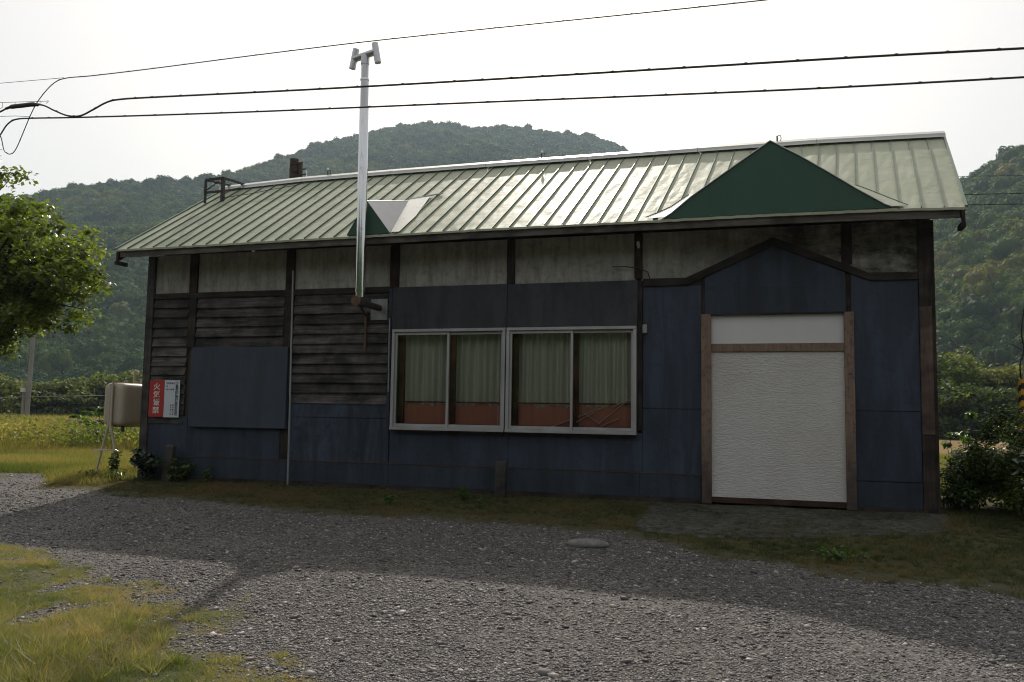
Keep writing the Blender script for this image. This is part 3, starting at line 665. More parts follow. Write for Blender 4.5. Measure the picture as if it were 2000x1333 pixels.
for i in range(n):
    a, b, c, d = RP(i/n, .005, -.008), RP((i+1)/n, .005, -.008), RP((i+1)/n, .995, -.008), RP(i/n, .995, -.008); dk.plate([a, b, c, d], .05)
for i in range(n):
    def BPp(u, v):
        p = RP(u, v); return Vector((p.x, 2*YR-p.y, p.z))
    dk.plate([BPp(i/n, .995), BPp((i+1)/n, .995), BPp((i+1)/n, 0), BPp(i/n, 0)], .06)
RF = dk.build('roof', MT['darkwoodx'], B)
RB = MB()
for i in range(n):
    RB.plate([BPp(i/n, 1.0)+Vector((0, .003, .012)), BPp((i+1)/n, 1.)+Vector((0, .003, .012)), BPp((i+1)/n, -.01)+Vector((0, .003, .012)), BPp(i/n, -.01)+Vector((0, .003, .012))], .008)
RB.build('back_roof_sheet', MT['roof'], RF)
NP = 50
rr = random.Random(9)
for i in range(NP):
    u0, u1 = i/NP, (i+1)/NP; vs = []; nu, nv = 3, 9
    for b in range(nv+1):
        for a in range(nu+1):
            v = b/nv*.99; wv_ = rr.uniform(-.0035, .0035) if 0 < a < nu else 0
            if b == 0: wv_ += rr.uniform(-.004, .001)
            vs.append(RP(u0+(u1-u0)*a/nu, v-.012*(b == 0), .006+wv_))
    fs = [(b*(nu+1)+a, b*(nu+1)+a+1, (b+1)*(nu+1)+a+1, (b+1)*(nu+1)+a) for b in range(nv) for a in range(nu)]
    mb = MB().add(vs, fs)
    # turned-down front lip
    k = len(mb.v); lip = [vs[a]+Vector((0, 0, -.03)) for a in range(nu+1)]; mb.add(lip, []); 
    for a in range(nu): mb.f.append((k+a, k+a+1, a+1, a)); mb.mi.append(0)
    mb.build('roof_panel', MT['roof'], RF, smooth=False)
for i in range(NP+1):
    u = min(max(i/NP, .0008), .9992); mb = MB(); pts = [RP(u, v, .018) for v in (-.013, .25, .5, .75, .985)]
    for a, b in zip(pts[:-1], pts[1:]): mb.bar(a, b, .010 if 0 < i < NP else .03, .02, up=(0, -.55, .83))
    mb.build('seam', MT['seam'], RF)
# ridge cap
for i in range(7):
    u0, u1 = i/7, (i+1)/7-.0005; mb = MB()
    for s in (1, -1):
        def q(u, dy, dz): p = RP(u, 1); return Vector((p.x, YR+dy*s, p.z+dz))
        pts = [q(u0, 0, .095), q(u0, -.1, .034), q(u0, -.104, .0), q(u0, -.125, -.03)]; pt2 = [q(u1, 0, .095), q(u1, -.1, .034), q(u1, -.104, .0), q(u1, -.125, -.03)]
        for k in range(3):
            f4 = [pts[k], pt2[k], pt2[k+1], pts[k+1]]; mb.add(f4, [(3, 2, 1, 0) if s == 1 else (0, 1, 2, 3)])
    mb.build('ridge_cap', MT['ridge'], RF)
# fascia, barge boards, rafters
mb = MB()
for i in range(12):
    a, b = RP(.006+(i/12)*.988, 0), RP(.006+((i+1)/12)*.988, 0)
    mb.add([(a.x, YE, a.z-.135), (b.x, YE, b.z-.135), (b.x, YE, b.z-.028), (a.x, YE, a.z-.028), (a.x, YE+.03, a.z-.135), (b.x, YE+.03, b.z-.135), (b.x, YE+.03, b.z-.028), (a.x, YE+.03, a.z-.028)],
        [(0, 1, 2, 3), (7, 6, 5, 4), (0, 4, 5, 1), (3, 2, 6, 7)]+([(0, 3, 7, 4)] if i == 0 else [])+([(1, 5, 6, 2)] if i == 11 else []))
mb.build('fascia', MT['fascia'], RF)
for u, s in ((0.0, 1), (1.0, -1)):
    a, b = RP(u, -.01), RP(u, 1); o1 = .02*s; o2 = .055*s
    def bd(p, o, dz): return (p.x+o, p.y, p.z+dz)
    vs = [bd(a, o1, -.03), bd(a, o2, -.03), bd(b, o1, -.03), bd(b, o2, -.03), bd(a, o1, -.2), bd(a, o2, -.2), bd(b, o1, -.21), bd(b, o2, -.21)]
    MB().add(vs, [(0, 2, 3, 1), (4, 5, 7, 6), (0, 1, 5, 4), (2, 6, 7, 3), (0, 4, 6, 2), (1, 3, 7, 5)]).build('barge_board', MT['darkwoodx'], RF)
    e = RP(u, 0); MB().box(min(e.x+o1*1.2, e.x+o1*1.2+s*.05), max(e.x+o1*1.2, e.x+o1*1.2+s*.05), -.66, -.42, e.z-.26, e.z-.2).build('beam_end', MT['darkwoodx'], RF)
for x in np.arange(-11.7, .2, .455):
    MB().bar((x, -.56, 3.59), (x, .02, 3.955-.2+.16-.1+.05), .045, .07).build('rafter', MT['darkwood'], RF)
# big decorative gablet over the door
G = MT['roofgreen']; front = [(-3.21, 3.668), (-3.1, 3.735), (-2.849, 3.937), (-2.55, 4.14), (-2.262, 4.335), (-1.863, 4.600), (-1.521, 4.386), (-1.162, 4.138), (-.858, 3.918), (-.657, 3.785), (-.53, 3.70), (-.45, 3.666)]
gab = MB().prism(front, -.625, -.61).build('gablet', G, RF)
def onroof(x, zt):     # point on main slope at height zt
    y = YE+(zt-3.67)/.669; return (x, y+.0, zt+.02)
def side(fr, s):
    mb = MB()
    for (xa, za), (xb, zb) in zip(fr[:-1], fr[1:]):
        # quad from front rim back to where the slope meets the main roof along the valley
        pa = (xa, -.632, za+.004); pb = (xb, -.632, zb+.004)
        ya = YE+(za-3.67)/.669; yb = YE+(zb-3.67)/.669
        mb.add([pa, pb, (xb, yb+.05, zb+.006), (xa, ya+.05, za+.006)], [(0, 1, 2, 3)])
    return mb
side(front[:6], 1).build('gablet_slope', MT['seam'], gab); side(front[5:], -1).build('gablet_slope', MT['seam'], gab)
for seg in (front[:6], front[5:]):
    MB().tube([(x, -.636, z+.006) for x, z in seg], .008, 5).build('gablet_edging', MT['ridge'], gab)
def flash(name, pts2, lift, mat, parent=RF):   # sheet lying on the main slope: list of (x, y)
    P = []
    for x, y in pts2:
        p = roofz(x, y); P.append((p.x, p.y-.55*lift, p.z+.83*lift))
    return MB().plate(P, .004).build(name, mat, parent)
flash('flashing', [(-.55, -.606), (-.3, -.608), (-.467, -.365), (-.646, -.117), (-.8, .07), (-.95, .12)], .034, MT['roof'])
flash('flashing', [(-3.42, -.608), (-3.05, -.606), (-2.75, .1), (-2.948, .057), (-3.148, -.316)], .034, MT['ridge'])
for cv in ([(-.28, -.61), (-.467, -.365), (-.646, -.117), (-.8, .07)], [(-3.44, -.61), (-3.3, -.48), (-3.148, -.316), (-2.948, .057)]):
    MB().tube([tuple(roofz(x, y)+Vector((0, 0, .042))) for x, y in cv], .007, 5).build('flashing_edge', MT['seam'], RF)
# small gablet behind the flue
f2 = [(-7.81, 3.668), (-7.504, 4.17), (-7.12, 3.672)]
gb2 = MB().prism(f2, -.625, -.61).build('gablet', G, RF)
bk = roofz(-7.343, .516)
MB().plate([(-7.118, -.632, 3.676), tuple(bk+Vector((0, 0, .02))), (-7.504, -.632, 4.176)], .004).build('gablet_slope', MT['rooflight'], gb2)
MB().plate([(-7.815, -.632, 3.672), (-7.504, -.632, 4.176), tuple(bk+Vector((0, 0, .02))), tuple(roofz(-7.7, -.1)+Vector((0, 0, .02)))], .004).build('gablet_slope', MT['seam'], gb2)
flash('flashing', [(-7.11, -.606), (-6.98, -.606), (-6.95, -.1), (-7.03, .624), (-7.36, .56)], .03, MT['ridge'])
MB().tube([tuple(roofz(-7.4, .53)+Vector((0, 0, .03))), tuple(roofz(-6.85, .7)+Vector((0, 0, .035)))], .012, 5).build('flashing_edge', MT['ridge'], RF)
# ridge fittings
for x in (-9.556, -5.537, -1.772):
    z = float(np.interp(x, RXs, RZ))+.07; t = empty('ridge_insulator', (x, 1.8, z), {-9.556: 'small porcelain insulator on ridge left of the flue', -5.537: 'small porcelain insulator on the middle of ridge', -1.772: 'small spike fitting on ridge behind the big green gablet'}[x], 'insulator', 'insulators along the ridge')
    MB().tube([(x, 1.8, z-.01), (x, 1.8, z+.1)], .012, 6).build('pin', MT['darkiron'], t)
    if x < -2: MB().tube([(x, 1.8, z+.1), (x, 1.8, z+.125), (x, 1.8, z+.15)], [.024, .03, .014], 8).build('cap', MT['porcelain'], t)
    MB().tube([(x+.03, 1.8, z), (x+.06, 1.8, z+.05), (x+.05, 1.8, z+.1), (x+.01, 1.8, z+.11)], .006, 5).build('bracket', MT['darkiron'], t)

# ------------------------------------------------------------------ rack on roof
t = empty('roof_rack', (-11.5, 1.17, 4.84), 'dark iron rack with insulators on left end of roof', 'rack')
A1 = Vector((-11.68, 1.17, 4.82)); A2 = Vector((-11.31, 1.17, 4.83)); T1 = A1+Vector((.0, 0, .42)); T2 = A2+Vector((0, 0, .43)); E1 = Vector((-11.32, 1.95, 5.32)); E0 = Vector((-11.6, 1.95, 5.32))
DI = MT['darkiron']
MB().bar(A1, T1, .035).build('post', DI, t); MB().bar(A2, T2, .055).build('post', DI, t)
MB().bar(T1, T2, .04).build('bar', DI, t); MB().bar(A1+Vector((0, 0, .19)), A2+Vector((0, 0, .19)), .035).build('bar', DI, t)
MB().bar(T2, E1, .035).build('bar', DI, t); MB().bar(T1, E0, .03).build('bar', DI, t); MB().bar(A2+Vector((0, 0, .19)), E1+Vector((0, 0, -.02)), .03).build('bar', DI, t)
MB().bar(A1+Vector((0, 0, .22)), T2+Vector((-.08, 0, -.05)), .015).build('brace', DI, t)
for k in range(6):
    p = T1.lerp(T2, .2+k*.13)+Vector((0, .1+.06*k*.3, -.07-.02*k)); MB().tube([p, p+Vector((0, 0, .02)), p+Vector((0, 0, .045))], [.016, .02, .008], 8).build('insulator', MT['porcelain'], t)
# loose wire along ridge
pts = [(-11.3, 1.1, 0)]; 
wp = []
for x, y in ((-11.3, 1.16), (-11.05, 1.2), (-10.8, 1.22), (-10.4, 1.33), (-10.0, 1.45), (-9.7, 1.6)):
    p = roofz(x, y); wp.append((p.x, p.y, p.z+.05+.03*random.random()))
tag(MB().tube(wp, .006, 5).build('roof_wire', MT['cable']), 'thin slack wire running from iron rack along the ridge', 'wire')

# ------------------------------------------------------------------ flue
t = empty('stove_flue', (-7.51, -.74, 2.6), 'tall shiny steel stove flue with H shaped cowl', 'chimney')
S, SM = MT['steel'], MT['steelmatt']
segs = [(2.72, 2.82, .068), (2.82, 3.72, .072), (3.72, 4.62, .071), (4.62, 5.52, .068), (5.52, 5.95, .06), (5.95, 6.2, .055)]
def fx(z): return -7.506+(z-2.69)*(-.038/3.46)
for a, b, rd in segs:
    MB().tube([(fx(a), -.74, a), (fx(b), -.74, b)], rd, 20).build('pipe_section', S if b < 5.6 else SM, t, smooth=True)
for z in (2.82, 3.72, 4.62, 5.52, 5.95):
    MB().tube([(fx(z), -.74, z-.012), (fx(z), -.74, z+.012)], .077-.003*(z-2.8), 20).build('collar', S, t, smooth=True)
MB().tube([(fx(6.2), -.74, 6.18), (fx(6.2), -.74, 6.33)], .064, 16).build('cowl_socket', SM, t, smooth=True)
MB().tube([(-7.75, -.70, 6.30), (-7.35, -.78, 6.34)], .05, 14).build('cowl_arm', SM, t, smooth=True)
MB().tube([(-7.775, -.7, 6.155), (-7.72, -.7, 6.45)], .049, 16, True).build('cowl_tube', SM, t, smooth=True)
MB().tube([(-7.315, -.78, 6.165), (-7.375, -.78, 6.465)], .049, 16, True).build('cowl_tube', SM, t, smooth=True)
MB().tube([(fx(2.7), -.74, 2.73), (fx(2.7), -.74, 2.62), ], .07, 16).build('elbow', MT['darkiron'], t, smooth=True)
MB().tube([(-7.51, -.83, 2.665), (-7.51, -.62, 2.665)], .068, 16).build('elbow_socket', MT['darkiron'], t, smooth=True)
MB().tube([(-7.51, -.865, 2.665), (-7.51, -.83, 2.665)], .074, 16).build('end_cap', MT['rust'], t, smooth=False)
MB().tube([(-7.51, -.68, 2.66), (-7.535, -.05, 2.66)], .048, 14).build('wall_pipe', MT['darkiron'], t, smooth=True)
MB().box(-7.78, -7.74, -.06, -.036, 2.02, 2.62).build('stay', MT['rust'], t)
MB().bar((-7.76, -.05, 2.56), (-7.52, -.7, 2.6), .03, .02).build('stay', MT['rust'], t)
# thin conduit
t = tag(MB().tube([(-9.0, -.12, 3.27), (-8.985, -.12, 2.2), (-8.965, -.12, 1.0), (-8.955, -.12, -.12)], .016, 8).build('conduit', MT['galv'], smooth=True), 'thin grey vertical conduit beside the blue shutter', 'pipe')
tag(MB().tube([(-9.0, -.03, 3.29), (-9.0, -.1, 3.3), (-9.0, -.12, 3.26)], .008, 6).build('conduit_bracket', MT['galv'], None), 'small bracket at top of thin conduit', 'bracket') if False else None
tag(MB().tube([(-7.33, -.09, 1.4), (-7.34, -.09, 2.2), (-7.34, -.09, 2.42), (-7.36, -.06, 2.5)], .011, 6).build('downpipe', MT['galv'], smooth=True), 'short thin pipe at left side of windows', 'pipe')
# stray wires and box by window
tag(MB().tube([(-3.99, -.04, 3.165), (-3.8, -.08, 3.155), (-3.62, -.07, 3.13), (-3.49, -.06, 3.07), (-3.46, -.05, 2.97), (-3.5, -.05, 2.9)], .008, 5).build('loose_wire', MT['cable'], smooth=True), 'loose dark wire end hanging on plaster above the windows', 'wire')
t = empty('junction_box', (-3.54, -.03, 2.3), 'small grey box on dark post at right window edge', 'box')
MB().box(-3.56, -3.5, -.07, -.012, 2.23, 2.35).build('box_body', MT['galv'], t, bevel=.005); MB().tube([(-3.53, -.04, 2.23), (-3.53, -.03, 2.1)], .008, 6).build('cable', MT['cable'], t)
t = empty('wire_bracket', (-3.62, -.05, 3.45), 'little pale insulator bracket high on post under the eave', 'insulator')
MB().tube([(-3.62, -.05, 3.42), (-3.62, -.09, 3.46), (-3.62, -.09, 3.5)], [.02, .026, .016], 8).build('insulator', MT['porcelain'], t); MB().box(-3.64, -3.6, -.06, -.04, 3.3, 3.44).build('plate', MT['darkiron'], t)

# ------------------------------------------------------------------ signs
def text_mesh(ch, size, mat, parent, x, z, y, sx=1.):
    c = bpy.data.curves.new('lettering', 'FONT'); c.body = ch; c.size = size; c.align_x = 'CENTER'; c.align_y = 'CENTER'; c.extrude = .0008; c.offset = size*.012
    tmp = bpy.data.objects.new('tmp', c); COL.objects.link(tmp); bpy.context.view_layer.update()
    me = bpy.data.meshes.new_from_object(tmp.evaluated_get(bpy.context.evaluated_depsgraph_get())); bpy.data.objects.remove(tmp); bpy.data.curves.remove(c)
    me.materials.clear(); me.materials.append(mat); me.name = 'lettering'
    o = bpy.data.objects.new('lettering', me); COL.objects.link(o); o.parent = parent
    o.location = Vector((x, y, z))-wloc(parent); o.rotation_euler = (math.pi/2, 0, 0); o.scale = (sx, 1, 1); return o
t = empty('warning_sign', (-11.48, -.065, .96), 'red vertical enamel sign with four large white characters', 'sign')
MB().box(-11.632, -11.34, -.068, -.062, .962, 1.558).build('board', MT['redsign'], t, bevel=.001)
for i, ch in enumerate('火気厳禁'): text_mesh(ch, .118, MT['inkwhite'], t, -11.486, 1.448-i*.128, -.0692, 1.18)
t = empty('notice_sign', (-11.19, -.065, .96), 'white vertical enamel sign with small dark writing', 'sign')
MB().box(-11.335, -11.04, -.068, -.062, .957, 1.558).build('board', MT['whitesign'], t, bevel=.001)
for i, ch in enumerate('少量危険物貯蔵取扱所'): text_mesh(ch, .062, MT['inkblack'], t, -11.095, 1.505-i*.055, -.0692)
for i, ch in enumerate('危険物品名'): text_mesh(ch, .03, MT['inkblack'], t, -11.285+i*.034, 1.508, -.0692)
for i, ch in enumerate('最大数量'): text_mesh(ch, .03, MT['inkblack'], t, -11.285+i*.04, 1.408, -.0692)
text_mesh('第', .028, MT['inkblack'], t, -11.285, 1.458, -.0692)
for i, ch in enumerate('第四類石油'): text_mesh(ch, .03, MT['inkblack'], t, -11.155, 1.15-i*.036, -.0692)
for i, ch in enumerate('責任者一名'): text_mesh(ch, .03, MT['inkblack'], t, -11.2, 1.15-i*.036, -.0692)

# ------------------------------------------------------------------ kerosene tank
t = empty('kerosene_tank', (-12.95, 1.2, 0), 'beige rounded kerosene tank on splayed legs beside left wall', 'tank')
def rbox(x0, x1, y0, y1, z0, z1, rad, n=6):
    """rounded-section tank: rounded rectangle in XZ, softened ends in Y"""
    cx, cz = (x0+x1)/2, (z0+z1)/2; out = []
    def ring(y, ins):
        hw, hh = (x1-x0)/2-ins, (z1-z0)/2-ins; rd = max(rad-ins*.5, .02); pts = []
        for q, (sx, sz) in enumerate(((1, 1), (-1, 1), (-1, -1), (1, -1))):
            for k in range(n):
                a = math.pi/2*(q+k/(n-1)); pts.append((cx+sx*(hw-rd)+rd*math.cos(a), y, cz+sz*(hh-rd)+rd*math.sin(a)))
        return pts
    rings = [ring(y0, .09), ring(y0+.012, .045), ring(y0+.04, .015), ring(y0+.08, 0), ring(y1-.08, 0), ring(y1-.04, .015), ring(y1-.012, .045), ring(y1, .09)]
    mb = MB(); m4 = 4*n
    mb.add(sum(rings, []), [(i*m4+k, i*m4+(k+1) % m4, (i+1)*m4+(k+1) % m4, (i+1)*m4+k) for i in range(7) for k in range(m4)]+[tuple(range(m4))[::-1], tuple(range(7*m4, 8*m4))])
    return mb
tx0, tx1, ty0, ty1 = -13.14, -12.7, .55, 1.75; tz0, tz1 = .78, 1.535; txm = (tx0+tx1)/2
bo = rbox(tx0, tx1, ty0, ty1, tz0, tz1, .1).build('tank_body', MT['tank'], t, smooth=True)
MB().box(txm-.012, txm+.012, ty0-.02, ty1+.02, tz1-.004, tz1+.022).box(txm-.012, txm+.012, ty0-.02, ty1+.02, tz0-.02, tz0+.004).box(txm-.012, txm+.012, ty0-.02, ty0+.01, tz0, tz1).box(txm-.012, txm+.012, ty1-.01, ty1+.02, tz0, tz1).build('flange', MT['tankdirty'], t)
for yy in (ty0-.035, ty1+.035):
    for s in (-1, 1):
        MB().tube([(txm+s*.02, yy, tz1-.02), (txm+s*.02, yy, tz0+.02), (txm+s*.06, yy, tz0-.12), (txm+s*.25, yy, -.08)], .021, 8).build('leg', MT['tankdirty'], t, smooth=True)
    MB().bar((txm-.3, yy-.02, .36), (txm+.2, yy-.02, .36), .03).build('cross_bar', MT['tankdirty'], t)
MB().tube([(txm-.0, ty0+.5, tz1), (txm-.0, ty0+.5, tz1+.2), (txm+.02, ty0+.5, tz1+.24), (txm+.06, ty0+.5, tz1+.23), (txm+.07, ty0+.5, tz1+.16)], .018, 8).build('vent_pipe', MT['tank'], t, smooth=True)
MB().tube([(txm+.08, ty0+.62, tz1-.02), (txm+.08, ty0+.62, tz1+.1)], .035, 10).build('filler_cap', MT['tank'], t, smooth=True)
MB().tube([(txm+.12, ty0+.15, tz0), (txm+.12, ty0+.15, tz0-.1)], .028, 8).build('drain_cock', MT['darkiron'], t)

# ------------------------------------------------------------------ door slab, stones, stakes
def slabkeep(x, y):
    fr = np.interp(x, [-3.5, -3.3, -2.6, -2.0, -1.2, -.6, .0, .12], [-1.0, -2.2, -2.5, -2.3, -2.0, -1.6, -1.2, -.3])
    return (y > fr+(fbm(x, y, .5, 171)-.5)*.35) & (x > -3.4+(fbm(x, y, .6, 172)-.5)*.3) & (x < .13)
ds = sheet('door_slab', np.linspace(-3.5, .2, 75), np.linspace(-3.1, -.04, 62), MT['concrete'], .01, keep=slabkeep, zf=lambda x, y: h(x, y)+(fbm(x, y, .4, 5)-.5)*.02)
ds['kind'] = 'structure'; so = ds.modifiers.new('solid', 'SOLIDIFY'); so.thickness = .09; so.offset = -1
def rock(name, x, y, s, sz, mat, label, seed, cat='stone', group=None):
    V, F = ico(2); q = np.random.default_rng(seed); nz = q.normal(size=(len(V), 1))*.05; V = V*(1+nz)*np.array([s, s*.7, sz]); V[:, 2] = np.clip(V[:, 2], -sz, sz*.75)
    V += np.array([x, y, float(h(x, y))+sz*.35]); o = np_mesh(name, V, F, mat); return tag(o, label, cat, group)
MT['paleconc'] = painted('pale_stone', (.09, .088, .085), (.2, .19, .18), 9, .85, False, bump=.4)
rock('flat_stone', -3.62, -3.2, .22, .06, MT['paleconc'], 'pale flat stone block in grass before the windows', 3)
rock('small_stone', -3.05, -8.0+1.0, .05, .03, MT['paleconc'], 'fist sized pale stone lying on the sunny gravel', 5) 
for k, (x, y, lab, lean, hh) in enumerate(((-11.08, -.2, 'short leaning timber stake among weeds at left wall corner', .07, .56), (-5.49, -.28, 'short timber stake standing below the windows', .02, .5))):
    mb = MB(); mb.bar((x-lean*.5, y, -.25), (x+lean*.5, y, hh-.06 if k else hh-.04), .15, .1, up=(0, 1, 0)); t = mb.build('wooden_stake', MT['greywood'], bevel=.012); tag(t, lab, 'stake')

# ------------------------------------------------------------------ overhead cables
def smooth_path(P, n=6):
    P = [Vector(p) for p in P]; out = []
    for i in range(len(P)-1):
        p0, p1, p2, p3 = P[max(i-1, 0)], P[i], P[i+1], P[min(i+2, len(P)-1)]
        for k in range(n):
            t_ = k/n; out.append(.5*((2*p1)+(p2-p0)*t_+(2*p0-5*p1+4*p2-p3)*t_*t_+(3*p1-p0-3*p2+p3)*t_**3))
    return out+[P[-1]]
WY = -2.2
top = [(-14.2, 4.15), (-13.271, 4.61), (-12.85, 4.98), (-12.722, 5.072), (-12.63, 4.85), (-12.56, 4.79), (-12.504, 4.775), (-12.44, 4.8), (-12.36, 4.92), (-12.152, 5.369), (-12.0, 5.585), (-11.78, 5.77), (-11.552, 5.823), (-11.095, 5.81), (-10.04, 5.804), (-8.398, 5.81), (-6.884, 5.805), (-5.485, 5.781), (-4.188, 5.753), (-2.983, 5.726), (-1.861, 5.705), (-.813, 5.69), (3, 5.64), (9, 5.7), (20, 6.2)]
up2w = [(-18, 4.0), (-14.216, 4.917), (-13.336, 5.25), (-12.751, 5.409), (-12.563, 5.465), (-12.274, 5.475), (-11.95, 5.452), (-11.701, 5.343), (-11.462, 5.248), (-11.234, 5.225), (-11.013, 5.295), (-10.796, 5.375), (-10.578, 5.4), (-10.013, 5.377), (-8.372, 5.285), (-6.863, 5.206), (-4.813, 5.107), (-2.416, 5.0), (-.827, 4.928), (.61, 4.853), (1.917, 4.79), (6, 4.7), (20, 5.2)]
lowr = [(-16, 4.0), (-13.472, 4.624), (-12.88, 4.93), (-12.727, 5.127), (-12.622, 5.247), (-12.472, 5.304), (-12.165, 5.294), (-11.416, 5.237), (-9.999, 5.143), (-8.361, 5.043), (-6.711, 4.952), (-4.809, 4.847), (-2.983, 4.743), (-1.343, 4.656), (.602, 4.576), (1.906, 4.526), (6, 4.45), (20, 4.9)]
for nm, pts, rad, lab, yo in (('top', top, .007, 'thin upper overhead cable looping down at far left', .0), ('up', up2w, .0125, 'thick middle overhead cable crossing before the flue', -.03), ('lo', lowr, .011, 'thick lowest overhead cable crossing before the flue', .03)):
    P = smooth_path([(x, WY+yo, z) for x, z in pts]); c = MB().tube(P, rad, 6).build('overhead_cable', MT['cable'], smooth=True); tag(c, lab, 'cable', 'overhead cables before the roof')
    mb = MB(); acc = 0
    for a, b in zip(P[:-1], P[1:]):
        acc += (b-a).length
        if acc > .34 and a.x > -12.8:
            acc = random.uniform(-.04, .04); d = (b-a).normalized(); mb.tube([a-d*.018, a+Vector((0, 0, rad*.5)), a+d*.018], rad*1.15, 5)
    mb.build('cable_clips', MT['cable'], c, kind='stuff')
sb = MB().tube(smooth_path([(-12.62, WY-.03, 5.455), (-12.5, WY-.03, 5.475), (-12.3, WY-.03, 5.475), (-12.12, WY-.03, 5.475), (-12.0, WY-.03, 5.455)], 4), [.013]+[.02]*3+[.032]*9+[.032]*1+[.024]*2+[.013], 10).build('splice_closure', MT['cable'], smooth=True); tag(sb, 'fat black splice sleeve on cable at far left', 'cable splice')
for (pp, lab, rd) in (([(-25, 5.6), (-14.836, 5.82), (-12.791, 5.873), (-12.211, 5.853), (-11.6, 5.833)], 'very thin wire continuing left from uppermost cable', .004), ([(-25, 5.9), (-14.832, 5.70), (-12.766, 5.575), (-11.852, 5.51)], 'thin support wire just above the splice sleeve', .004), ([(-25, 5.8), (-14.808, 5.5), (-12.455, 5.343), (-12.2, 5.31)], 'thin support wire ending at lowest cable bend', .004)):
    o = MB().tube([(x, WY, z) for x, z in pp], rd, 5).build('support_wire', MT['cable']); tag(o, lab, 'wire')
    if 'splice' in lab:
        for x in (-12.72, -12.48, -12.2, -12.0, -11.87): MB().tube([(x, WY, 5.55+(-12.4-x)*.05), (x+.01, WY, 5.5), (x-.01, WY-.02, 5.47)], .004, 4).build('hook', MT['cable'], o)
# wires and pole behind the roof
for k, (z0, z1, lab) in enumerate(((5.738, 5.681, 'highest of three thin wires beyond right roof end'), (5.382, 5.342, 'middle of three thin wires beyond right roof end'), (5.184, 5.139, 'lowest of three thin wires beyond right roof end'))):
    s = (z1-z0)/1.115; o = MB().tube([(1.5+dx, 6, z0+s*dx+.0012*dx*dx) for dx in (-3, -1, 0, 1, 3, 8, 20)], .009 if k else .004, 5).build('power_wire', MT['cable']); tag(o, lab, 'wire', 'power wires beyond the roof')
t = empty('utility_pole', (-12.23, 5, 0), 'short old pole top rising behind the left ridge', 'utility pole')
MB().tube([(-12.27, 5, -.3), (-12.265, 5, 6.8)], .1, 12).build('pole_shaft', MT['polewood'], t, smooth=True)
MB().tube([(-12.12, 5.02, 0), (-12.12, 5.02, 6.7)], .06, 10).build('stay_post', MT['polewood'], t, smooth=True)
for z, l in ((6.66, .3), (6.5, .38), (6.38, .42), (6.3, .34)): MB().bar((-12.3, 4.9, z), (-12.27+l, 4.88, z+.02), .02).build('cross_arm', MT['darkiron'], t)
MB().tube([(-11.86, 4.88, 6.32), (-11.86, 4.88, 6.4), (-11.88, 4.88, 6.48)], .014, 6).build('insulator', MT['porcelain'], t)

# distant pole on the left
t = empty('utility_pole', (-52.5, 46.5, -.3), 'grey concrete pole standing in weeds beyond the tank', 'utility pole')
az_ = -.8155; d_ = 62.; px, py = CAM[0]+d_*math.sin(az_), CAM[1]+d_*math.cos(az_); t.location = (px, py, -.35)
MB().tube([(px, py, -.4), (px+.12, py, 5), (px+.25, py, 10.5)], [.15, .13, .1], 12).build('pole_shaft', MT['polecon'], t, smooth=True)
MB().tube([(px-.28, py-.1, -.4), (px-.2, py-.1, 2.6)], .09, 8).build('stub_post', MT['polecon'], t); MB().box(px-.3, px-.1, py-.3, py-.1, 2.0, 2.25).build('name_plate', MT['inkwhite'], t)
o = MB().tube(smooth_path([(px-40, py+5, 1.0), (px, py, 1.7), (px+14, py-4, 2.0), (px+30, py-4, 3.2)], 4), .02, 5).build('guy_wire', MT['galv']); tag(o, 'thin pale wire crossing low before the far bushes', 'wire')

# guard at right edge
t = empty('guy_guard', (1.3, 1, 0), 'black and yellow striped guy wire guard at right edge', 'guy guard')
g0, g1 = Vector((1.235, 1, .55)), Vector((1.275, 1, 1.66)); n = 44; rd = .062; mb = MB(); m16 = 14
for i in range(n+1):
    c_ = g0.lerp(g1, i/n)
    mb.v += [tuple(c_+Vector((rd*math.cos(2*math.pi*k/m16), rd*math.sin(2*math.pi*k/m16), 0))) for k in range(m16)]
for i in range(n):
    for k in range(m16):
        mb.f.append((i*m16+k, i*m16+(k+1) % m16, (i+1)*m16+(k+1) % m16, (i+1)*m16+k)); mb.mi.append(int(((i/n*1.11/.15+2*(k if k < m16/2 else m16-k)/m16*.8) % 1) < .5))
mb.build('striped_sleeve', [MT['yellow'], MT['blackp']], t, smooth=True)
MB().tube([(1.2, 1, -.1), (1.27, 1, .55), (1.275, 1, 1.66), (1.75, 1.0, 9)], .008, 6).build('guy_wire', MT['galv'], t)
tag(MB().tube(smooth_path([(1.25, .98, 1.6), (1.24, .98, 1.85), (1.29, .98, 2.05), (1.27, .98, 2.3), (1.33, .98, 2.7)], 4), .009, 5).build('dry_vine', MT['bark']), 'bare dark vine twisting up above the striped guard', 'vine')
tag(MB().tube([(1.27, .98, 2.05), (1.13, .98, 2.13)], .006, 5).build('dry_twig', MT['bark']), 'bare twig pointing left above the striped guard', 'twig')

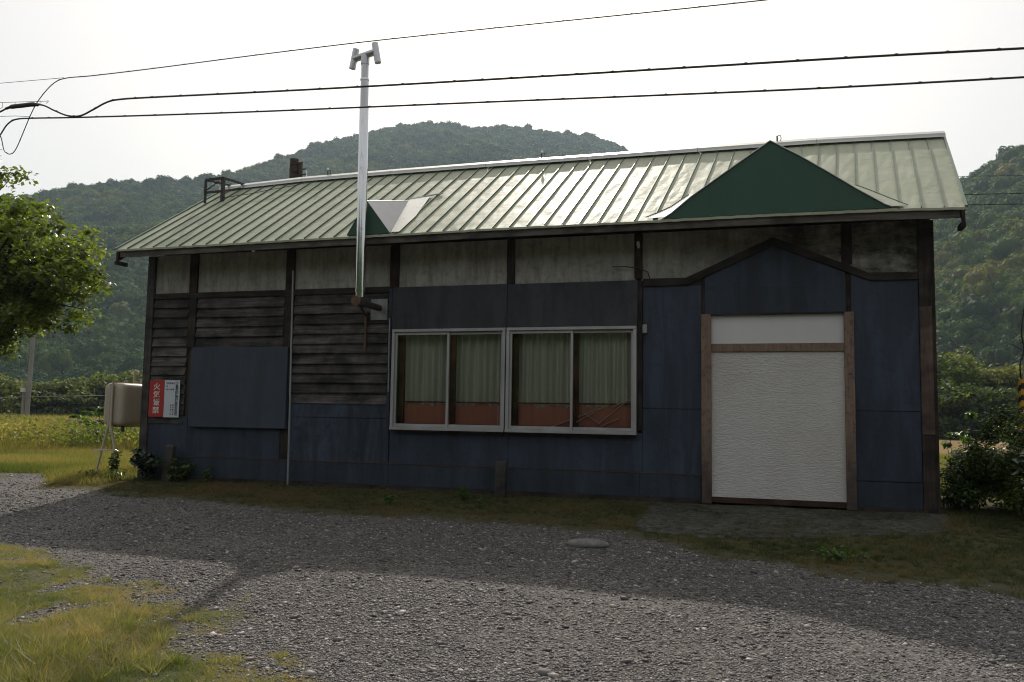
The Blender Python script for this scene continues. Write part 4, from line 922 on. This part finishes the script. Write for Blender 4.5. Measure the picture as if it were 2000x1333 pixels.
# ------------------------------------------------------------------ leafy things
def leafy(name, label, cat, base, clumps, n, size, mat, stems=None, sizej=.35, asp=.62, part='foliage', tmean=.45, updir=.5, group=None, shell=.6, extra=None):
    """clumps: list of (centre, radius) -- leaves fill the shells of the clumps"""
    T = empty(name, base, label, cat, group)
    C = np.array([c for c, _ in clumps], float); Rr = np.array([r for _, r in clumps], float)
    rad = Rr if Rr.ndim == 2 else np.stack([Rr]*3, 1)
    wgt = rad.prod(1)**(2/3); k = rng.choice(len(C), n, p=wgt/wgt.sum()); d = rand_dirs(n)
    u = rng.uniform(shell, 1.05, (n, 1))
    P = C[k]+d*rad[k]*u; N = d*.4+rand_dirs(n)*.7+np.array([0, 0, updir]); N /= np.linalg.norm(N, axis=1, keepdims=True)
    V, F = leaf_cards(P, N, size*rng.uniform(1-sizej, 1+sizej, n), asp)
    tint = np.repeat(np.clip(rng.normal(tmean, .2, n)+rng.normal(0, .15, len(C))[k], 0, 1), 4)
    np_mesh(part, V, F, mat, T, tint)
    if stems:
        mb = MB()
        for pts, r in stems: mb.tube(pts, r, 6)
        mb.build('trunk' if 'tree' in name else 'stem', MT['bark'], T, smooth=True)
    return T
# left tree: crown made of many sprays on limbs
cl = []; st = []
ccx, ccy, ccz = -17.2, -.1, 3.7
root = Vector((-19.0, 1.2, -.2))
st.append(([root, root+Vector((.1, 0, 1.2)), root+Vector((.3, 0, 2.2))], [.16, .13, .11]))
R2 = random.Random(21)
def spray(p0, d, L):
    mid = p0+d*L*.55+Vector((0, 0, .12*L)); end = p0+d*L+Vector((0, 0, -.02*L))
    st.append(([p0, mid, end], [.035, .02, .006]))
    for t_ in (.45, .65, .85, 1.0):
        c = p0.lerp(mid, t_*2) if t_ < .5 else mid.lerp(end, t_*2-1)
        cl.append((tuple(c+Vector((R2.uniform(-.2, .2), R2.uniform(-.2, .2), R2.uniform(-.12, .2)))), (R2.uniform(.26, .46), R2.uniform(.26, .46), R2.uniform(.14, .3))))
hub = root+Vector((.3, 0, 2.2))
targets = [(-13.75, 0.63, 3.15), (-14.06, 1.18, 3.61), (-14.02, 0.87, 3.89), (-14.38, 1.29, 4.36), (-14.79, 1.33, 4.21), (-14.04, 0.32, 4.3), (-14.26, 0.22, 4.67), (-16.28, 1.71, 5.24), (-15.7, 0.67, 5.45), (-15.85, 0.62, 5.59), (-17.74, 1.99, 5.9), (-16.95, 1.05, 6.11), (-14.98, 1.71, 3.47), (-14.02, 1.06, 2.96), (-14.73, 1.35, 3.01), (-14.23, 0.47, 3.26), (-15.41, 1.34, 3.93), (-16.3, 1.76, 4.67), (-16.04, 1.14, 4.83), (-15.1, 1.53, 3.85), (-15.82, 1.41, 3.45), (-15.16, 0.32, 3.65), (-15.42, 1.56, 2.75), (-14.73, 1.26, 2.61), (-15.07, 0.74, 2.85), (-15.03, 0.26, 2.88), (-15.99, 1.76, 2.52), (-15.86, 1.05, 2.41), (-16.52, 1.49, 2.15), (-17.22, 1.78, 2.7), (-17.5, 1.49, 3.51), (-18.08, 1.86, 5.11), (-17.82, 0.91, 5.61), (-19.01, 1.64, 4.23), (-18.06, 1.0, 2.84), (-18.4, 1.88, 2.19), (-20.33, 1.78, 5.22), (-18.66, 0.38, 3.38), (-18.08, 0.45, 6.01), (-15.25, 0.59, 4.08), (-17.28, 1.94, 4.54)]
for tx, ty, tz in targets:
    tv = Vector((tx, ty, tz)); s0 = hub.lerp(tv, .3)+Vector((0, 0, .25)); st.append(([hub, s0], [.07, .04])); spray(s0, (tv-s0).normalized(), (tv-s0).length)
    for q in range(1):
        off = Vector((R2.uniform(-.6, .1), R2.uniform(-.5, .5), R2.uniform(-.5, .5))); spray(s0.lerp(tv, .5), (tv+off-s0.lerp(tv, .5)).normalized(), (tv-s0).length*.45)
LT = leafy('leafy_tree', 'leafy broadleaf tree overhanging from left edge with glinting leaves', 'tree', tuple(root), cl, 23000, .105, MT['treeleaf'], st, part='crown', shell=.1, updir=.8)

# right shrub mass
cl = []
for i in range(96):
    a = R2.uniform(0, 1); x = .45+a*2.6; top_ = .38+1.0*min(1, (a*2.6/1.0))**.8; z = R2.uniform(.05, top_); y = R2.uniform(.1, 2.0)
    cl.append(((x+.12*z, y, z), (R2.uniform(.2, .34), R2.uniform(.2, .34), R2.uniform(.14, .24))))
for x, z in ((.38, .35), (.5, .55), (.62, .75), (.75, .95), (.85, 1.12), (1.0, 1.2), (.3, .15)): cl.append(((x, .6, z), (.2, .3, .16)))
leafy('vine_shrub', 'dense small-leaved shrub glinting in sun at right wall corner', 'shrub', (1.5, 1, 0), cl, 36000, .055, MT['shrubleaf'], [([(1.5+.1*k, 1, -.05), (1.3+.25*k, 1-.1*k, .8)], [.02, .01]) for k in range(4)], shell=.2, updir=.9)
cl = [((R2.uniform(.95, 2.2), R2.uniform(-.75, -.1), R2.uniform(.15, 1.25)), .25) for _ in range(22)]
leafy('broadleaf_shrub', 'dark broad-leaved shrub in shade at right edge', 'shrub', (1.6, -.4, 0), cl, 900, .17, MT['bigleaf'], [([(1.5+.2*k, -.4, -.05), (1.2+.3*k, -.45, 1.0)], [.015, .008]) for k in range(4)], shell=.1, updir=1.2, asp=.75)
# weeds
def weed(x, y, ht, n, lab, mat='weedleaf', size=.06, w_=.12, cat='weed', tm=.5, leanx=0):
    z0 = float(h(x, y)); cl = []; st = []
    for k in range(max(3, int(w_*26))):
        dx, dy = R2.uniform(-w_, w_), R2.uniform(-w_, w_); hh = ht*R2.uniform(.55, 1.); st.append(([(x+dx*.3, y+dy*.3, z0-.03), (x+dx*.7, y+dy*.7, z0+hh*.5), (x+dx+leanx, y+dy, z0+hh)], [.006, .005, .003]))
        for q in range(3): t_ = .35+.3*q; cl.append(((x+dx*t_+leanx*t_, y+dy*t_, z0+hh*t_), (.06+w_*.2, .06+w_*.2, .07)))
    return leafy('weed_plant', lab, cat, (x, y, z0), cl, n, size, MT[mat], st, shell=.1, updir=.8, tmean=tm)
weed(-11.45, -.2, .5, 420, 'dark leafy weed hugging left corner of wall', 'bigleaf', .09, .3)
weed(-10.85, -.25, .42, 260, 'low dark weed right of leaning stake', 'shrubleaf', .07, .22)
weed(-12.35, .05, .42, 150, 'upright glossy weed between the tank legs', 'shrubleaf', .075, .08)
weed(-12.2, -.15, .14, 160, 'low glinting weeds at foot of tank legs', 'shrubleaf', .06, .42)
weed(-5.85, -.7, .24, 60, 'small pale seedling left of window stake', 'weedleaf', .06, .07)
weed(-6.7, -1.3, .14, 70, 'tiny green tuft in the shaded verge', 'weedleaf', .05, .08)
weed(-10.35, -.2, .3, 60, 'thin pale weed beneath blue shutter', 'weedleaf', .06, .1)
weed(-5.45, -1.2, .13, 50, 'tiny seedling in front of window stake', 'weedleaf', .045, .06)
weed(1.0, -1.6, .16, 160, 'low green weed patch on right verge', 'weedleaf', .06, .25)
weed(-1.2, -3.1, .12, 140, 'low green weeds on edge of door slab', 'weedleaf', .05, .35)
weed(1.05, .1+4.2, 1.45, 220, 'bright green sprig rising behind the right shrub', 'weedleaf', .1, .25)
# tall herb at left field
weed(-22.6, 10.5, 1.45, 700, 'tall bright green herb above the field grass', 'weedleaf', .16, .5)
weed(-24.3, 11.5, 1.1, 500, 'smaller bright herb left of tall herb', 'weedleaf', .14, .5)
weed(-21.2, 9.5, 1.0, 420, 'green herb with pale heads near the tank', 'weedleaf', .12, .5)

# tall mixed weeds standing at the back of the field
n = 16000; A = rng.uniform(-.98, -.66, n); dd = rng.uniform(26, 36, n); X = CAM[0]+dd*np.sin(A); Y = CAM[1]+dd*np.cos(A); ht = .45+.75*fbm(X, Y, 1.3, 8)
k = rng.uniform(size=n) < np.clip(fbm(X, Y, 1.1, 18)*2.2-.45, .05, 1); X, Y, ht = X[k], Y[k], ht[k]; n = len(X)
P = np.stack([X, Y, h(X, Y)+ht*rng.uniform(.25, 1, n)**.7], 1); Nn = rand_dirs(n)*.7+np.array([0, 0, .7]); Nn /= np.linalg.norm(Nn, axis=1, keepdims=True)
V, F = leaf_cards(P, Nn, rng.uniform(.06, .16, n), .5); tag(np_mesh('tall_weeds', V, F, leafmat('tall_weed', (.06, .09, .022), (.17, .17, .05), (.32, .24, .12), rough=.6, trans=.5), None, np.repeat(np.clip((fbm(X, Y, 1.7, 28)-.5)*2.4+.5+rng.normal(0, .16, n), 0, 1), 4)), 'tall mixed brown and green weeds at back of left meadow', 'weeds', None, 'stuff')

# distant edge trees
def edge_tree(az_, dist, topz, wid, lab, tm, n=2600):
    x, y = CAM[0]+dist*math.sin(az_), CAM[1]+dist*math.cos(az_); cl = []
    for k in range(26):
        a = R2.uniform(0, 6.28); zz = R2.uniform(.12, .92); rr_ = wid*.5*math.sqrt(max(.05, 1-(abs(zz-.45)/.6)**2))*R2.uniform(.3, .85)
        cl.append(((x+rr_*math.cos(a), y+rr_*math.sin(a), -.4+topz*zz), (wid*R2.uniform(.14, .24), wid*.2, topz*R2.uniform(.09, .16))))
    cl.append(((x, y, topz*.8), (wid*.2, wid*.2, topz*.2)))
    return leafy('edge_tree', lab, 'tree', (x, y, -.4), cl, n, .42, MT['edgetree'], [([(x, y, -.5), (x+.1, y, topz*.7)], [.22, .08])], part='crown', shell=.55, updir=.5, tmean=tm, asp=.8, group='trees at the foot of the hills')
names = [(-.842, 95, 4.2, 7, 'round pale bush behind pole at far left', .75), (-.86, 92, 4.0, 6, 'bush at the extreme left field edge', .5), (-.812, 100, 3.6, 7, 'low dark bush just right of far pole', .4), (-.79, 98, 3.9, 8, 'low bush between pole and tall herb', .5),
    (-.768, 100, 4.3, 8, 'bush above the tall bright herb', .55), (-.745, 100, 4.9, 8, 'pale topped bush left of tank', .6), (-.72, 102, 5.3, 8, 'bush right behind the tank', .6), (-.695, 102, 5.5, 8, 'bush hidden partly by left wall corner', .6), (-.9, 100, 5, 9, 'bush outside left behind big tree', .4)]
for a, d, tz, wd, lab, tm in names: edge_tree(a, d, tz, wd, lab, tm)
names = [(.158, 85, 7.6, 7.5, 'tall dark green tree touching right wall corner', .4), (.182, 88, 8.0, 7, 'olive feathery tree right of wall corner', .75), (.205, 90, 6.8, 7, 'grey green tree behind the right shrub', .6), (.228, 88, 6.4, 6.5, 'pale greyish tree left of striped guard', .8), (.252, 90, 6.6, 7, 'tree behind the striped guard', .55),
    (.17, 80, 4.2, 6, 'low dark thicket along the brown meadow', .15), (.193, 80, 4.3, 6, 'low thicket behind small-leaved shrub', .2), (.216, 80, 4.0, 6, 'low shaded thicket near right edge', .2), (.28, 90, 7, 8, 'tree beyond right frame edge', .4)]
for a, d, tz, wd, lab, tm in names: edge_tree(a, d, tz, wd, lab, tm)

# ------------------------------------------------------------------ grass
def blades(name, X, Y, Hh, Wd, lean, mat, tint, label, cat='grass', seg=2):
    n = len(X); Z = h(X, Y); a = rng.uniform(0, 6.28, n); b = rng.uniform(0, 6.28, n)
    dx, dy = np.cos(a)*Wd/2, np.sin(a)*Wd/2; lx, ly = np.cos(b)*lean*Hh, np.sin(b)*lean*Hh
    base = np.stack([X, Y, Z-.004], 1); wv = np.stack([dx, dy, 0*dx], 1); lv = np.stack([lx, ly, 0*lx], 1); up_ = np.stack([0*X, 0*X, Hh], 1)
    if seg == 1:
        V = np.stack([base-wv, base+wv, base+up_*.9+lv], 1).reshape(-1, 3); i = np.arange(n)[:, None]*3; F = i+np.array([[0, 1, 2]]); rep = 3
    else:
        mid = base+up_*.6+lv*.35
        V = np.stack([base-wv, base+wv, mid+wv*.8, mid-wv*.8, base+up_*.95+lv*1.1], 1).reshape(-1, 3); i = np.arange(n)[:, None]*5
        F = np.concatenate([i+np.array([[0, 1, 2]]), i+np.array([[0, 2, 3]]), i+np.array([[3, 2, 4]])]); rep = 5
    o = np_mesh(name, V, F, mat, None, np.repeat(tint, rep)); return tag(o, label, cat, None, 'stuff')
def tufts(cx, cy, per, spread, jit=.35):
    m_ = len(cx); k = rng.integers(0, m_, int(m_*per)); a = rng.uniform(0, 6.28, len(k)); rr_ = spread*rng.uniform(0, 1, len(k))**.7
    return k, cx[k]+rr_*np.cos(a), cy[k]+rr_*np.sin(a)
def tuft_grass(name, cx, cy, ht, tint, per, spread, wd, mat, label):
    k, X, Y = tufts(cx, cy, per, spread); n = len(X)
    Hh = ht[k]*rng.uniform(.45, 1.15, n); tn = np.clip(tint[k]+rng.normal(0, .1, n), 0, 1)
    blades(name, X, Y, Hh, wd*rng.uniform(.7, 1.3, n), rng.uniform(.15, 1.5, n), MT[mat], tn, label, seg=1)
# verge
n = 26000; X = rng.uniform(-15.5, 4, n); Y = -rng.uniform(0, 1, n)*5+.6; k = (rng.uniform(size=n) < in_verge(X, Y)*np.clip(.25+fbm(X, Y, .5, 61), 0, 1)) & ~((X > -11.9) & (X < .15) & (Y > -.05)); X, Y = X[k], Y[k]; n = len(X)
ed = Y-np.interp(X, EX, EY)
tn = np.clip((fbm(X, Y, .9, 71)-.5)*1.8+.45+rng.normal(0, .16, n)+np.interp(ed, [0, .9], [.3, -.08])-.18*(X > -2.5), 0, 1)
ht = rng.uniform(.02, .06, n)*(.4+fbm(X, Y, .35, 81)*1.4)*np.interp(X, [-3, 0, 3], [1, 1.3, 1.6])
tuft_grass('verge_grass', X, Y, ht, tn, 24, .035, .005, 'grass_verge', 'short olive and brown grass verge along shaded wall foot')
# patch
n = 90000; Y = rng.uniform(-9.1, -4.75, n); X = rng.uniform(-10.5, -2.6, n)
k = (rng.uniform(size=n) < in_grass_patch(X, Y)*np.clip(.1+fbm(X, Y, .22, 91)*1.3, 0, 1)) & (X > CAM[0]-(Y-CAM[1])*1.05-.5) & (Y > CAM[1]+3.0); X, Y = X[k], Y[k]; n = len(X)
corner = np.clip((-6.3-Y)/1.4, 0, 1)*np.clip((-5.25-X)/1.2, 0, 1)
ht = rng.uniform(.012, .042, n)*(.4+fbm(X, Y, .2, 95)*1.2)*(1+corner*rng.uniform(0, 3.6, n))
tn = np.clip((fbm(X, Y, .55, 99)-.5)*2.2+.42+rng.normal(0, .16, n)-corner*.2, 0, 1)
tuft_grass('lawn_patch', X, Y, ht, tn, 17, .026, .0042, 'grass_patch', 'yellow green sunlit grass patch at lower left of yard')
n = 1500; Y = rng.uniform(-9, -4.85, n); X = rng.uniform(-9.5, -3, n); k = rng.uniform(size=n) < in_grass_patch(X, Y)*np.clip((fbm(X, Y, .7, 123)-.42)*4, 0.03, 1); X, Y = X[k], Y[k]; n = len(X)
tuft_grass('coarse_tufts', X, Y, rng.uniform(.05, .1, n)*(1+1.2*np.clip((-6.6-Y), 0, 1)*(X < -5)), np.clip(rng.normal(.35, .25, n), 0, 1), 34, .035, .0075, 'grass_patch', 'coarser green tufts standing up in the sunlit patch')
n = 500; Y = rng.uniform(-8.2, -6.5, n); X = rng.uniform(-7.6, -5.3, n); k = in_grass_patch(X, Y) > .8; X, Y = X[k], Y[k]; n = len(X)
blades('seeding_stalks', X, Y, rng.uniform(.1, .24, n), rng.uniform(.002, .0035, n), rng.uniform(.1, .9, n), MT['grass_patch'], np.full(n, .95), 'pale dry seeding stalks in the lower left grass corner', seg=2)
# left field & right field: density falls with distance
def polar(n, a0, a1, d0, d1, p=1.):
    A = rng.uniform(a0, a1, n); dd = d0*(d1/d0)**(rng.uniform(size=n)**p); return CAM[0]+dd*np.sin(A), CAM[1]+dd*np.cos(A), dd
def notbuilding(X, Y): return ~((X > -11.9) & (X < .2) & (Y > -.1) & (Y < 3.8))
X, Y, dd = polar(330000, -.98, -.6, 13.5, 60); k = (in_verge(X, Y) > rng.uniform(size=len(X))*.9) & notbuilding(X, Y) & (Y > -.9) & (X < -11.7-rng.uniform(0, .8, len(X))); X, Y, dd = X[k], Y[k], dd[k]; n = len(X)
tall = np.clip((dd-27+(fbm(X, Y, 4, 5)-.5)*7)/2.5, 0, 1)
Hh = rng.uniform(.05, .16, n)*(.6+fbm(X, Y, 1.2, 7))+tall*rng.uniform(.45, 1.0, n)*(.75+.5*fbm(X, Y, 1.6, 8))
tn = np.clip((fbm(X, Y, 2.5, 12)-.5)*2.0+.4+rng.normal(0, .2, n)+tall*.2, 0, 1)
blades('field_grass', X, Y, Hh, (.0006+.0006*tall)*dd*rng.uniform(.5, 1.1, n)+.001, rng.uniform(.1, .6, n), MT['grass_field'], tn, 'sunlit yellow green meadow grass left of the shed', seg=1)
X, Y, dd = polar(70000, .13, .34, 16, 40); n = len(X)
blades('field_grass', X, Y, rng.uniform(.06, .2, n), .0007*dd*rng.uniform(.5, 1.1, n), rng.uniform(.1, .6, n), MT['grass_field'], np.clip(fbm(X, Y, 2.5, 12)*.8-.1+rng.normal(0, .1, n), 0, 1), 'bright green meadow grass seen right of the shed', seg=1)

# ------------------------------------------------------------------ gravel stones
Vi, Fi = ico(1); sp = []
for k in range(6):
    q = np.random.default_rng(k+40); s = Vi*(1+q.normal(size=(len(Vi), 1))*.13)*np.array([1, q.uniform(.6, .9), q.uniform(.22, .42)]); sp.append((s, Fi))
n = 700000; A = rng.uniform(-1.02, .42, n); dd = 3.6*(22/3.6)**(rng.uniform(size=n)**.95); X = CAM[0]+dd*np.sin(A); Y = CAM[1]+dd*np.cos(A)
k = (rng.uniform(size=n) > np.maximum(in_verge(X, Y)*.97, in_grass_patch(X, Y)*.8)) & (Y < np.interp(X, EX, EY)+.5) & notbuilding(X, Y) & (rng.uniform(size=n) < np.clip((fbm(X, Y, 1.6, 15)-.25)*3.2, .4, 1)*np.where(np.abs(((Y+.45*X+5.2+.5*np.sin(X*.7)) % 3.1)-1.5) < .28, .55, 1)); X, Y, dd = X[k], Y[k], dd[k]; n = len(X)
s = rng.lognormal(math.log(.006), .5, n)*np.interp(dd, [4, 12], [.95, 1.35]); s = np.clip(s, .003, .04)
P = np.stack([X, Y, h(X, Y)+.006+s*.18], 1)
rot = np.stack([rng.normal(0, .16, n), rng.normal(0, .16, n), rng.uniform(0, 6.28, n)], 1); scl = np.stack([s]*3, 1)
instancer('gravel', sp, P, rot, scl, rng.integers(0, 6, n), np.clip(rng.beta(2.2, 2.6, n), 0, 1), MT['stone'], cat='gravel', label='loose grey crushed stone spread over the yard')
